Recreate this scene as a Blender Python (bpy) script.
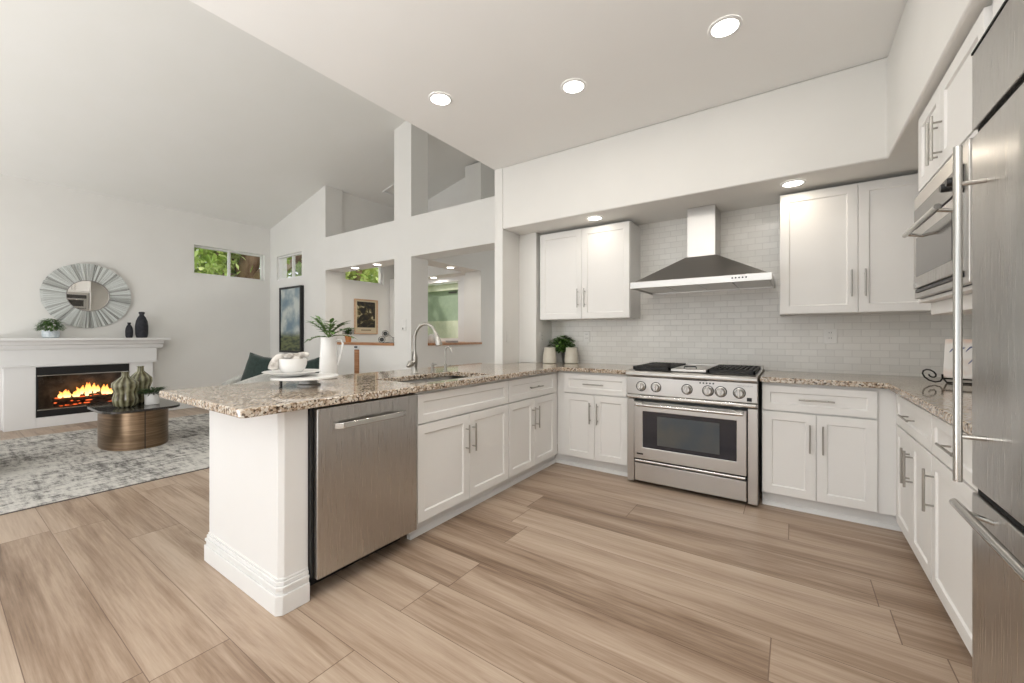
import bpy, bmesh, math, random
from mathutils import Vector, Matrix
random.seed(7)
PI = math.pi
sc = bpy.context.scene
for o in list(bpy.data.objects): bpy.data.objects.remove(o)
COL = sc.collection

# ------------------------------------------------------------ camera / world / lights / exposure
cam_d = bpy.data.cameras.new('camera'); cam = bpy.data.objects.new('camera', cam_d); COL.objects.link(cam)
cam_d.sensor_width = 36; cam_d.lens = 407.0/1024*36; cam_d.shift_y = -5.7/1024
cam_d.clip_start = .05
cam.location = (0, 0, 1.2); cam.rotation_euler = (PI/2, 0, math.atan(281/407.))
sc.camera = cam
sc.view_settings.view_transform = 'Standard'; sc.view_settings.look = 'None'
sc.view_settings.gamma = 1; sc.view_settings.use_curve_mapping = False
sc.view_settings.exposure = 0.25
w = bpy.data.worlds.new('world'); sc.world = w; w.use_nodes = True
bg = w.node_tree.nodes['Background']; bg.inputs[0].default_value = (.93, .97, 1, 1); bg.inputs[1].default_value = 1.0

def area(name, loc, rot, sx, sy, power, color=(1, 1, 1), spread=PI):
    l = bpy.data.lights.new(name, 'AREA'); l.shape = 'RECTANGLE'; l.size = sx; l.size_y = sy
    l.energy = power; l.color = color; l.spread = spread
    o = bpy.data.objects.new(name, l); COL.objects.link(o); o.location = loc; o.rotation_euler = rot
    return o
# added soft fill lights at the assumed openings behind the camera
area('rear_fill_kitchen', (-.8, -3.0, 1.3), (PI/2, 0, 0), 3.4, 2.2, 2, (.97, .985, 1))
area('rear_fill_living', (-5.4, -3.0, 1.4), (PI/2, 0, 0), 5.0, 2.4, 20, (.97, .985, 1))
# added upward fill lights near the floor, out of view, to brighten the ceilings
area('ceiling_fill_kitchen', (-.8, -2.4, .12), (PI, 0, 0), 3.4, 1.2, 150, (.96, .98, 1), math.radians(135))
area('ceiling_fill_living', (-5.4, -2.5, .12), (PI/2+1.15, 0, 0), 5.0, 1.0, 132, (.99, .99, 1))
area('nook_fill', (-5.9, 6.7, 3.5), (PI/2-.75, 0, PI), 1.6, 1.0, 45, (1, .99, .97))  # added lamp outside, above the far window, to brighten the dim nook
area('hall_fill', (-3.4, 6.9, 1.4), (PI/2, 0, PI), 1.4, 2.0, 10, (1, .99, .97))  # added fill lamp at the closed hall end, stands for no fixture
sun = bpy.data.lights.new('sun', 'SUN'); sun.energy = 2.2; sun.angle = .05; sun.color = (1, .95, .85)
so = bpy.data.objects.new('sun', sun); COL.objects.link(so); so.rotation_euler = (math.radians(28), math.radians(-22), 0)

# ------------------------------------------------------------ materials
def mat(name, color=(.8, .8, .8), rough=.5, metal=0, emit=None, es=1, coat=0, trans=0, spec=.5, ior=1.45, sheen=0):
    m = bpy.data.materials.new(name); m.use_nodes = True
    b = m.node_tree.nodes['Principled BSDF']
    b.inputs['Base Color'].default_value = (*color, 1); b.inputs['Roughness'].default_value = rough
    b.inputs['Metallic'].default_value = metal; b.inputs['Coat Weight'].default_value = coat
    b.inputs['Transmission Weight'].default_value = trans; b.inputs['Specular IOR Level'].default_value = spec
    b.inputs['IOR'].default_value = ior; b.inputs['Sheen Weight'].default_value = sheen
    if emit: b.inputs['Emission Color'].default_value = (*emit, 1); b.inputs['Emission Strength'].default_value = es
    return m
def N(m, t, **kw):
    n = m.node_tree.nodes.new(t)
    for k, v in kw.items():
        if k in ('inp',):
            for a, b in v.items(): n.inputs[a].default_value = b
        else: setattr(n, k, v)
    return n
def L(m, a, b): m.node_tree.links.new(a, b)
def bsdf(m): return m.node_tree.nodes['Principled BSDF']
def ramp(m, stops, interp='LINEAR'):
    r = N(m, 'ShaderNodeValToRGB'); cr = r.color_ramp; cr.interpolation = interp
    while len(cr.elements) > 1: cr.elements.remove(cr.elements[-1])
    cr.elements[0].position = stops[0][0]; cr.elements[0].color = (*stops[0][1], 1)
    for p, c in stops[1:]:
        e = cr.elements.new(p); e.color = (*c, 1)
    return r
def coords(m, scale=(1, 1, 1), rot=(0, 0, 0)):
    tc = N(m, 'ShaderNodeTexCoord'); mp = N(m, 'ShaderNodeMapping')
    mp.inputs['Scale'].default_value = scale; mp.inputs['Rotation'].default_value = rot
    L(m, tc.outputs['Object'], mp.inputs[0]); return mp.outputs[0]
def noisy(m, c1, c2, scale=10, stretch=(1, 1, 1), detail=4, lo=.35, hi=.65, bump=0, bd=.002):
    v = coords(m, stretch); n = N(m, 'ShaderNodeTexNoise', inp={'Scale': scale, 'Detail': detail}); L(m, v, n.inputs['Vector'])
    r = ramp(m, [(lo, c1), (hi, c2)]); L(m, n.outputs[0], r.inputs[0]); L(m, r.outputs[0], bsdf(m).inputs['Base Color'])
    if bump:
        b = N(m, 'ShaderNodeBump', inp={'Strength': bump, 'Distance': bd}); L(m, n.outputs[0], b.inputs['Height']); L(m, b.outputs[0], bsdf(m).inputs['Normal'])
    return m
M = {}
M['wall'] = noisy(mat('wall_paint', rough=.75), (.785, .775, .745), (.80, .79, .76), 3)
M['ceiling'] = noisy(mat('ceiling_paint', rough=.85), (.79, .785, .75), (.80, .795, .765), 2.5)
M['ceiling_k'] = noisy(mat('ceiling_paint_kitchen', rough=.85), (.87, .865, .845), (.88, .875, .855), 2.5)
M['trim'] = noisy(mat('trim_paint', rough=.4), (.79, .785, .775), (.805, .80, .79), 3)
M['cab'] = noisy(mat('cabinet_paint', rough=.5), (.82, .81, .79), (.835, .825, .805), 3)
M['black'] = mat('black_enamel', (.012, .012, .013), .35)
M['iron'] = noisy(mat('cast_iron', rough=.55), (.008, .0075, .0075), (.018, .017, .017), 60)
M['rubber'] = mat('dark_void', (.008, .008, .008), .8)
def steel(name, c=.56, rough=.3, stretch=(1, 1, 60), amt=.12, bump=True):
    m = mat(name, (c, c*.975, c*.94), rough, 1)
    v = coords(m, stretch); n = N(m, 'ShaderNodeTexNoise', inp={'Scale': 4, 'Detail': 5}); L(m, v, n.inputs['Vector'])
    r = N(m, 'ShaderNodeMapRange', inp={3: rough-amt*.5, 4: rough+amt}); L(m, n.outputs[0], r.inputs[0]); L(m, r.outputs[0], bsdf(m).inputs['Roughness'])
    if not bump: return m
    bp = N(m, 'ShaderNodeBump', inp={'Strength': .02, 'Distance': .0005}); L(m, n.outputs[0], bp.inputs['Height']); L(m, bp.outputs[0], bsdf(m).inputs['Normal'])
    return m
M['steel'] = steel('brushed_steel', .60, .30)
M['steel_v'] = steel('brushed_steel_appliance', .52, .27, (90, 90, 1), .05, False)
M['steel_dark'] = steel('brushed_steel_dark', .36, .34)
M['nickel'] = mat('brushed_nickel', (.42, .405, .375), .30, 1)
M['chrome'] = mat('polished_steel', (.60, .59, .565), .22, 1)
M['mirror'] = mat('mirror_glass', (.92, .92, .91), .01, 1)
M['oven_glass'] = mat('oven_glass', (.012, .013, .022), .06, 0, spec=.8)
M['oven_inner'] = noisy(mat('oven_inner_glass', rough=.08), (.07, .085, .10), (.12, .115, .10), 3)
M['micro_glass'] = mat('microwave_glass', (.10, .095, .09), .12, .6)
M['glass'] = None
def glass(name, tint=(1, 1, 1), r=.0):
    m = bpy.data.materials.new(name); m.use_nodes = True; nt = m.node_tree
    nt.nodes.remove(nt.nodes['Principled BSDF'])
    t = N(m, 'ShaderNodeBsdfTransparent'); t.inputs[0].default_value = (*tint, 1)
    g = N(m, 'ShaderNodeBsdfGlossy'); g.inputs['Roughness'].default_value = r
    f = N(m, 'ShaderNodeFresnel', inp={0: 1.45}); x = N(m, 'ShaderNodeMixShader')
    ge = N(m, 'ShaderNodeNewGeometry'); iv = N(m, 'ShaderNodeMath', operation='SUBTRACT', inp={0: 1}); L(m, ge.outputs['Backfacing'], iv.inputs[1])
    fm = N(m, 'ShaderNodeMath', operation='MULTIPLY', inp={}); f.inputs[0].default_value = 1.45; L(m, f.outputs[0], fm.inputs[0]); L(m, iv.outputs[0], fm.inputs[1])
    L(m, fm.outputs[0], x.inputs[0]); L(m, t.outputs[0], x.inputs[1]); L(m, g.outputs[0], x.inputs[2])
    L(m, x.outputs[0], nt.nodes['Material Output'].inputs[0]); return m
M['glass'] = glass('window_glass'); M['fire_glass'] = glass('fireplace_glass', (.85, .83, .8))
M['light'] = mat('lamp_diffuser', (1, 1, 1), .5, emit=(1, .96, .88), es=7)
# granite
def granite():
    m = mat('granite', rough=.06, spec=.65)
    v = coords(m)
    vo = N(m, 'ShaderNodeTexVoronoi', inp={'Scale': 105}); L(m, v, vo.inputs['Vector'])
    sep = N(m, 'ShaderNodeSeparateColor'); L(m, vo.outputs['Color'], sep.inputs[0])
    n = N(m, 'ShaderNodeTexNoise', inp={'Scale': 55, 'Detail': 6, 'Roughness': .75}); L(m, v, n.inputs['Vector'])
    a = N(m, 'ShaderNodeMath', operation='MULTIPLY_ADD', inp={1: .65, 2: -.03}); L(m, sep.outputs[0], a.inputs[0])
    b = N(m, 'ShaderNodeMath', operation='MULTIPLY_ADD', inp={1: .5}); L(m, n.outputs[0], b.inputs[0]); L(m, a.outputs[0], b.inputs[2])
    r = ramp(m, [(.21, (.02, .016, .013)), (.29, (.13, .085, .055)), (.39, (.32, .23, .155)), (.54, (.48, .385, .29)), (.68, (.58, .50, .41)), (.80, (.72, .68, .61)), (.87, (.15, .11, .08))])
    L(m, b.outputs[0], r.inputs[0]); L(m, r.outputs[0], bsdf(m).inputs['Base Color']); return m
M['granite'] = granite()
# subway tile on the wall plane (object x along wall, z up)
def tile():
    m = mat('subway_tile', rough=.16, spec=.55)
    tc = N(m, 'ShaderNodeTexCoord'); s = N(m, 'ShaderNodeSeparateXYZ'); c = N(m, 'ShaderNodeCombineXYZ')
    L(m, tc.outputs['Object'], s.inputs[0]); L(m, s.outputs[0], c.inputs[0]); L(m, s.outputs[2], c.inputs[1])
    br = N(m, 'ShaderNodeTexBrick', inp={'Color1': (.82, .805, .765, 1), 'Color2': (.765, .75, .71, 1), 'Mortar': (.70, .685, .65, 1), 'Scale': 1, 'Mortar Size': .0022, 'Mortar Smooth': .3, 'Brick Width': .105, 'Row Height': .052})
    L(m, c.outputs[0], br.inputs['Vector']); L(m, br.outputs[0], bsdf(m).inputs['Base Color'])
    n = N(m, 'ShaderNodeTexNoise', inp={'Scale': 14, 'Detail': 1}); L(m, tc.outputs['Object'], n.inputs['Vector'])
    i = N(m, 'ShaderNodeMath', operation='MULTIPLY_ADD', inp={1: -1.0, 2: 1}); L(m, br.outputs['Fac'], i.inputs[0])
    ad = N(m, 'ShaderNodeMath', operation='MULTIPLY_ADD', inp={1: .5}); L(m, n.outputs[0], ad.inputs[0]); L(m, i.outputs[0], ad.inputs[2])
    bp = N(m, 'ShaderNodeBump', inp={'Strength': .5, 'Distance': .003}); L(m, ad.outputs[0], bp.inputs['Height']); L(m, bp.outputs[0], bsdf(m).inputs['Normal'])
    return m
M['tile'] = tile()
# wide oak planks running along X
def planks():
    m = mat('oak_planks', rough=.36, spec=.4)
    tc = N(m, 'ShaderNodeTexCoord'); s = N(m, 'ShaderNodeSeparateXYZ'); L(m, tc.outputs['Object'], s.inputs[0])
    def mth(op, a, b=None, c=None):
        n = N(m, 'ShaderNodeMath', operation=op)
        for i, q in enumerate((a, b, c)):
            if q is None: continue
            if isinstance(q, (int, float)): n.inputs[i].default_value = q
            else: L(m, q, n.inputs[i])
        return n.outputs[0]
    W, LN = .245, 1.85
    yr = mth('DIVIDE', mth('ADD', s.outputs[1], 20-.355+.245*4-.245*81+.0), W)
    row = mth('FLOOR', yr); fy = mth('SUBTRACT', yr, row)
    wn = N(m, 'ShaderNodeTexWhiteNoise', noise_dimensions='1D'); L(m, row, wn.inputs['W'])
    xr = mth('ADD', mth('DIVIDE', s.outputs[0], LN), mth('MULTIPLY', wn.outputs[0], 7.3))
    cx = mth('FLOOR', xr); fx = mth('SUBTRACT', xr, cx)
    cb = N(m, 'ShaderNodeCombineXYZ'); L(m, cx, cb.inputs[0]); L(m, row, cb.inputs[1])
    wn2 = N(m, 'ShaderNodeTexWhiteNoise', noise_dimensions='3D'); L(m, cb.outputs[0], wn2.inputs['Vector'])
    # stretched grain, shifted per plank
    off = N(m, 'ShaderNodeVectorMath', operation='MULTIPLY_ADD'); L(m, wn2.outputs['Color'], off.inputs[0]); off.inputs[1].default_value = (9, 9, 9)
    L(m, tc.outputs['Object'], off.inputs[2])
    mp = N(m, 'ShaderNodeMapping'); mp.inputs['Scale'].default_value = (.55, 7, 1); L(m, off.outputs[0], mp.inputs[0])
    g1 = N(m, 'ShaderNodeTexNoise', inp={'Scale': 1.2, 'Detail': 7, 'Roughness': .62, 'Distortion': .5}); L(m, mp.outputs[0], g1.inputs['Vector'])
    mp2 = N(m, 'ShaderNodeMapping'); mp2.inputs['Scale'].default_value = (2.5, 70, 1); L(m, off.outputs[0], mp2.inputs[0])
    g2 = N(m, 'ShaderNodeTexNoise', inp={'Scale': 1.2, 'Detail': 6, 'Roughness': .65}); L(m, mp2.outputs[0], g2.inputs['Vector'])
    t = mth('ADD', mth('MULTIPLY', g1.outputs[0], .80), mth('MULTIPLY', g2.outputs[0], .36))
    t = mth('ADD', t, mth('MULTIPLY', wn2.outputs[0], .17)); t = mth('SUBTRACT', t, .145)
    r = ramp(m, [(.28, (.155, .096, .06)), (.42, (.305, .214, .15)), (.54, (.43, .323, .24)), (.70, (.54, .43, .335))])
    L(m, t, r.inputs[0])
    e1 = mth('LESS_THAN', fy, .012); e2 = mth('LESS_THAN', fx, .0024); e = mth('MAXIMUM', e1, e2)
    mx = N(m, 'ShaderNodeMix', data_type='RGBA'); L(m, mth('MULTIPLY', e, .75), mx.inputs[0]); L(m, r.outputs[0], mx.inputs[6]); mx.inputs[7].default_value = (.12, .07, .045, 1)
    L(m, mx.outputs[2], bsdf(m).inputs['Base Color']); return m
M['floor'] = planks()
def rugm():
    m = mat('rug_pile', rough=.95, spec=.1)
    v = coords(m, (7, 2.2, 1)); n = N(m, 'ShaderNodeTexNoise', inp={'Scale': 2.4, 'Detail': 9, 'Roughness': .78}); L(m, v, n.inputs['Vector'])
    v2 = coords(m, (2.2, 9, 1)); n2 = N(m, 'ShaderNodeTexNoise', inp={'Scale': 2.2, 'Detail': 9, 'Roughness': .75}); L(m, v2, n2.inputs['Vector'])
    a = N(m, 'ShaderNodeMath', operation='ADD'); L(m, n.outputs[0], a.inputs[0]); L(m, n2.outputs[0], a.inputs[1])
    r = ramp(m, [(.39, (.12, .115, .11)), (.455, (.28, .27, .255)), (.495, (.50, .485, .46)), (.55, (.66, .64, .60))])
    n3 = N(m, 'ShaderNodeTexNoise', inp={'Scale': 1.1, 'Detail': 2}); L(m, coords(m), n3.inputs['Vector']); a3 = N(m, 'ShaderNodeMath', operation='MULTIPLY_ADD', inp={1: .45, 2: -.225}); L(m, n3.outputs[0], a3.inputs[0]); a4 = N(m, 'ShaderNodeMath', operation='ADD'); L(m, a.outputs[0], a4.inputs[0]); L(m, a3.outputs[0], a4.inputs[1])
    h = N(m, 'ShaderNodeMath', operation='MULTIPLY', inp={1: .5}); L(m, a4.outputs[0], h.inputs[0]); L(m, h.outputs[0], r.inputs[0])
    L(m, r.outputs[0], bsdf(m).inputs['Base Color']); return m
M['rug'] = rugm()
M['rug_edge'] = mat('rug_binding', (.10, .09, .085), .9)
M['wood'] = noisy(mat('ledge_wood', rough=.4), (.34, .15, .065), (.50, .26, .13), 3, (1, 12, 12))
M['frame_wood'] = noisy(mat('light_wood', rough=.5), (.50, .32, .20), (.62, .42, .28), 4, (1, 8, 8))
M['bronze'] = noisy(mat('brushed_bronze', rough=.34, metal=1), (.20, .135, .085), (.33, .235, .155), 3, (1, 1, 25))
M['dark_glass'] = mat('dark_tabletop', (.05, .046, .042), .05, .3, spec=.8)
M['pot_white'] = noisy(mat('white_ceramic', rough=.25), (.80, .79, .77), (.86, .85, .83), 5)
M['pot_blue'] = noisy(mat('pale_blue_ceramic', rough=.5), (.52, .60, .65), (.72, .76, .78), 40)
M['vase_black'] = noisy(mat('matt_black_ceramic', rough=.75), (.018, .018, .024), (.035, .035, .043), 25)
def ribm():
    m = mat('olive_glaze', rough=.22, coat=.4); tc = N(m, 'ShaderNodeTexCoord'); sp = N(m, 'ShaderNodeSeparateXYZ'); L(m, tc.outputs['Object'], sp.inputs[0])
    a = N(m, 'ShaderNodeMath', operation='ARCTAN2'); L(m, sp.outputs[1], a.inputs[0]); L(m, sp.outputs[0], a.inputs[1])
    b = N(m, 'ShaderNodeMath', operation='MULTIPLY_ADD', inp={1: 11, 2: .3}); L(m, a.outputs[0], b.inputs[0])
    c = N(m, 'ShaderNodeMath', operation='COSINE'); L(m, b.outputs[0], c.inputs[0])
    n = N(m, 'ShaderNodeTexNoise', inp={'Scale': 14, 'Detail': 4}); L(m, tc.outputs['Object'], n.inputs['Vector'])
    d = N(m, 'ShaderNodeMath', operation='MULTIPLY_ADD', inp={1: .22}); L(m, c.outputs[0], d.inputs[0]); L(m, n.outputs[0], d.inputs[2])
    r = ramp(m, [(.28, (.055, .045, .02)), (.5, (.17, .16, .085)), (.75, (.34, .33, .21))]); L(m, d.outputs[0], r.inputs[0]); L(m, r.outputs[0], bsdf(m).inputs['Base Color']); return m
M['vase_green'] = ribm()
M['terracotta'] = noisy(mat('terracotta', rough=.6), (.45, .17, .05), (.55, .24, .09), 12)
M['grey_pot'] = mat('grey_pot', (.09, .09, .085), .6)
M['canister'] = noisy(mat('cream_stoneware', rough=.35), (.60, .56, .47), (.68, .65, .56), 8)
M['leaf'] = noisy(mat('leaf', rough=.4), (.06, .14, .03), (.20, .36, .10), 14)
M['leaf_dark'] = noisy(mat('leaf_dark', rough=.45), (.015, .05, .012), (.06, .14, .03), 14)
M['leaf_mid'] = noisy(mat('leaf_mid', rough=.45), (.03, .09, .015), (.16, .30, .07), 22)
M['stem'] = mat('stem', (.12, .20, .05), .6)
M['soil'] = mat('soil', (.05, .035, .025), .95)
M['fabric'] = noisy(mat('light_grey_fabric', rough=.95), (.50, .50, .47), (.60, .60, .57), 60)
M['green_fabric'] = noisy(mat('dark_green_fabric', rough=.85, sheen=.3), (.010, .024, .020), (.02, .042, .034), 30)
M['napkin'] = noisy(mat('linen_napkin', rough=.9), (.42, .39, .35), (.72, .69, .65), 16, (1, 1, 1), 3, .42, .55)
M['plate_plastic'] = mat('switch_plate', (.80, .79, .76), .35)
M['hole'] = mat('outlet_hole', (.10, .095, .09), .6)
def slatm():
    m = mat('weathered_slats', rough=.8); tc = N(m, 'ShaderNodeTexCoord'); sp = N(m, 'ShaderNodeSeparateXYZ'); L(m, tc.outputs['Object'], sp.inputs[0])
    a = N(m, 'ShaderNodeMath', operation='ARCTAN2'); L(m, sp.outputs[2], a.inputs[0]); L(m, sp.outputs[1], a.inputs[1])
    b = N(m, 'ShaderNodeMath', operation='MULTIPLY', inp={1: 92/(2*PI)}); L(m, a.outputs[0], b.inputs[0])
    f = N(m, 'ShaderNodeMath', operation='FLOOR'); L(m, b.outputs[0], f.inputs[0])
    wn = N(m, 'ShaderNodeTexWhiteNoise', noise_dimensions='1D'); L(m, f.outputs[0], wn.inputs['W'])
    c = N(m, 'ShaderNodeMath', operation='MULTIPLY', inp={1: 3.0}); L(m, b.outputs[0], c.inputs[0])
    ln = N(m, 'ShaderNodeVectorMath', operation='LENGTH'); L(m, tc.outputs['Object'], ln.inputs[0])
    cb = N(m, 'ShaderNodeCombineXYZ'); L(m, c.outputs[0], cb.inputs[0]); L(m, ln.outputs['Value'], cb.inputs[1])
    n = N(m, 'ShaderNodeTexNoise', inp={'Scale': 1.3, 'Detail': 4, 'Roughness': .7}); L(m, cb.outputs[0], n.inputs['Vector'])
    d = N(m, 'ShaderNodeMath', operation='MULTIPLY_ADD', inp={1: .35}); L(m, wn.outputs[0], d.inputs[0]); L(m, n.outputs[0], d.inputs[2])
    r = ramp(m, [(.40, (.10, .095, .085)), (.52, (.36, .37, .35)), (.74, (.72, .75, .73))]); L(m, d.outputs[0], r.inputs[0]); L(m, r.outputs[0], bsdf(m).inputs['Base Color']); return m
M['rust_drift'] = slatm()
M['log'] = noisy(mat('charred_log', rough=.9), (.02, .012, .01), (.10, .05, .03), 20)
M['ember'] = mat('ember', (.3, .05, .02), .9, emit=(1, .16, .04), es=1.6)
def flame():
    m = mat('flame', (0, 0, 0), 1)
    tc = N(m, 'ShaderNodeTexCoord'); s = N(m, 'ShaderNodeSeparateXYZ'); L(m, tc.outputs['Generated'], s.inputs[0])
    r = ramp(m, [(0, (1, .75, .35)), (.45, (1, .55, .14)), (1, (.9, .2, .03))]); L(m, s.outputs[2], r.inputs[0])
    L(m, r.outputs[0], bsdf(m).inputs['Emission Color']); bsdf(m).inputs['Emission Strength'].default_value = 3.2; return m
M['flame'] = flame()
M['bark'] = noisy(mat('bark', rough=.9), (.16, .08, .05), (.50, .33, .24), 4, (1, 1, .3), 6, .35, .6, .8, .03)
M['tree_leaf'] = noisy(mat('tree_leaf', rough=.5), (.36, .55, .10), (.95, 1.0, .45), 2)
M['stucco_green'] = noisy(mat('green_stucco', rough=.9), (.34, .42, .32), (.38, .46, .35), 8)
M['stucco_cream'] = noisy(mat('cream_stucco', rough=.9), (.62, .64, .50), (.70, .71, .58), 8)
M['roof'] = noisy(mat('roof_tile', rough=.8), (.10, .09, .075), (.22, .17, .13), 6)
M['grass'] = noisy(mat('lawn', rough=.9), (.10, .18, .05), (.2, .3, .09), 3)

# ------------------------------------------------------------ mesh helpers
class MB:
    def __init__(s): s.b = bmesh.new()
    def face(s, pts):
        vs = [s.b.verts.new(p) for p in pts]
        try: return s.b.faces.new(vs)
        except ValueError: return None
    def box(s, x0, x1, y0, y1, z0, z1):
        x0, x1 = sorted((x0, x1)); y0, y1 = sorted((y0, y1)); z0, z1 = sorted((z0, z1))
        v = [s.b.verts.new(p) for p in ((x0, y0, z0), (x1, y0, z0), (x1, y1, z0), (x0, y1, z0), (x0, y0, z1), (x1, y0, z1), (x1, y1, z1), (x0, y1, z1))]
        for f in ((3, 2, 1, 0), (4, 5, 6, 7), (0, 1, 5, 4), (1, 2, 6, 5), (2, 3, 7, 6), (3, 0, 4, 7)): s.b.faces.new([v[i] for i in f])
        return s
    def prism(s, poly, a0, a1, axis='z'):
        """polygon (ccw) extruded along an axis; poly pairs are the two other axes in order"""
        def P(u, v, a): return {'z': (u, v, a), 'y': (u, a, v), 'x': (a, u, v)}[axis]
        lo = [s.b.verts.new(P(u, v, a0)) for u, v in poly]; hi = [s.b.verts.new(P(u, v, a1)) for u, v in poly]
        s.b.faces.new(lo[::-1]); s.b.faces.new(hi); n = len(poly)
        for i in range(n): s.b.faces.new((lo[i], lo[(i+1) % n], hi[(i+1) % n], hi[i]))
        return s
    def loft(s, rings, caps=True, close=True):
        R = [[s.b.verts.new(p) for p in r] for r in rings]; n = len(R[0])
        for a, b in zip(R, R[1:]):
            for i in range(n if close else n-1): s.b.faces.new((a[i], a[(i+1) % n], b[(i+1) % n], b[i]))
        if caps and close: s.b.faces.new(R[0][::-1]); s.b.faces.new(R[-1])
        return s
    def tube(s, pts, r, n=10, caps=True):
        pts = [Vector(p) for p in pts]; rr = r if isinstance(r, (list, tuple)) else [r]*len(pts)
        t0 = (pts[1]-pts[0]).normalized(); up = Vector((0, 0, 1)) if abs(t0.z) < .9 else Vector((1, 0, 0))
        u = t0.cross(up).normalized(); rings = []
        for i, p in enumerate(pts):
            t = (pts[min(i+1, len(pts)-1)]-pts[max(i-1, 0)]).normalized()
            u = (u-t*u.dot(t)).normalized(); v = t.cross(u)
            rings.append([p+(u*math.cos(2*PI*k/n)+v*math.sin(2*PI*k/n))*rr[i] for k in range(n)])
        return s.loft(rings, caps)
    def lathe(s, prof, n=32, c=(0, 0, 0), caps=True, wob=None):
        rings = []
        for r, z in prof:
            rings.append([(c[0]+r*(wob(2*PI*k/n, z) if wob else 1)*math.cos(2*PI*k/n), c[1]+r*(wob(2*PI*k/n, z) if wob else 1)*math.sin(2*PI*k/n), c[2]+z) for k in range(n)])
        return s.loft(rings, caps)
    def ell(s, c, r, n=14, m=9):
        rings = []
        for j in range(1, m):
            a = PI*j/m
            rings.append([(c[0]+r[0]*math.sin(a)*math.cos(2*PI*k/n), c[1]+r[1]*math.sin(a)*math.sin(2*PI*k/n), c[2]-r[2]*math.cos(a)) for k in range(n)])
        return s.loft(rings)
    def leaf(s, base, d, up, ln, wd, bend=.2, seg=3):
        d = Vector(d).normalized(); up = Vector(up); side = d.cross(up)
        if side.length < 1e-4: side = d.cross(Vector((1, 0, .1)))
        side.normalize(); nrm = side.cross(d).normalized(); base = Vector(base); L0 = []
        for i in range(seg+1):
            t = i/seg; c = base+d*ln*t-nrm*bend*ln*t*t; ww = wd*.5*math.sin(PI*min(.97, t*.9+.08))
            L0.append((s.b.verts.new(c-side*ww+nrm*ww*.25), s.b.verts.new(c), s.b.verts.new(c+side*ww+nrm*ww*.25)))
        for a, b in zip(L0, L0[1:]):
            s.b.faces.new((a[0], a[1], b[1], b[0])); s.b.faces.new((a[1], a[2], b[2], b[1]))
        return s
    def xf(s, mtx): bmesh.ops.transform(s.b, matrix=mtx, verts=s.b.verts); return s
    def build(s, name, m, parent=None, bevel=0, smooth=False, seg=2, weld=False, sub=0, angle=35):
        if weld: bmesh.ops.remove_doubles(s.b, verts=s.b.verts, dist=1e-5)
        bmesh.ops.recalc_face_normals(s.b, faces=s.b.faces)
        me = bpy.data.meshes.new(name); s.b.to_mesh(me); s.b.free(); me.materials.append(m if not isinstance(m, str) else M[m])
        o = bpy.data.objects.new(name, me); COL.objects.link(o)
        if parent: o.parent = parent
        if bevel:
            b = o.modifiers.new('bevel', 'BEVEL'); b.width = bevel; b.segments = seg; b.limit_method = 'ANGLE'; b.angle_limit = math.radians(40)
        if sub:
            q = o.modifiers.new('sub', 'SUBSURF'); q.levels = sub; q.render_levels = sub
        if smooth or bevel:
            me.shade_smooth(); me.set_sharp_from_angle(angle=math.radians(angle))
        return o
def empty(name, loc=(0, 0, 0), rz=0):
    o = bpy.data.objects.new(name, None); COL.objects.link(o); o.location = loc; o.rotation_euler = (0, 0, rz); o.empty_display_size = .1; return o
def tag(o, label, cat, group=None, kind=None):
    o['label'] = label; o['category'] = cat
    if group: o['group'] = group
    if kind: o['kind'] = kind
    return o
def struct(o, label=None):
    o['kind'] = 'structure'
    if label: o['label'] = label
    return o
def copy_tree(o, parent=None):
    c = o.copy(); COL.objects.link(c)
    if parent: c.parent = parent
    for ch in list(o.children): copy_tree(ch, c)
    return c
def cells(us, vs, on, t0, t1, mp):
    """one closed shell from grid cells; mp(u,v,t)->xyz"""
    b = MB(); nu, nv = len(us)-1, len(vs)-1
    ok = lambda i, j: 0 <= i < nu and 0 <= j < nv and on((us[i]+us[i+1])/2, (vs[j]+vs[j+1])/2)
    for i in range(nu):
        for j in range(nv):
            if not ok(i, j): continue
            u0, u1, v0, v1 = us[i], us[i+1], vs[j], vs[j+1]
            b.face([mp(u0, v0, t0), mp(u0, v1, t0), mp(u1, v1, t0), mp(u1, v0, t0)]); b.face([mp(u0, v0, t1), mp(u1, v0, t1), mp(u1, v1, t1), mp(u0, v1, t1)])
            for (di, dj, a, c) in ((-1, 0, (u0, v0), (u0, v1)), (1, 0, (u1, v0), (u1, v1)), (0, -1, (u0, v0), (u1, v0)), (0, 1, (u0, v1), (u1, v1))):
                if not ok(i+di, j+dj): b.face([mp(*a, t0), mp(*c, t0), mp(*c, t1), mp(*a, t1)])
    bmesh.ops.remove_doubles(b.b, verts=b.b.verts, dist=1e-5)
    return b
def holes(hs): return lambda u, v: not any(a < u < b and c < v < d for a, b, c, d in hs)
XZ = lambda u, v, t: (u, t, v)
YZ = lambda u, v, t: (t, u, v)
XY = lambda u, v, t: (u, v, t)

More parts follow.
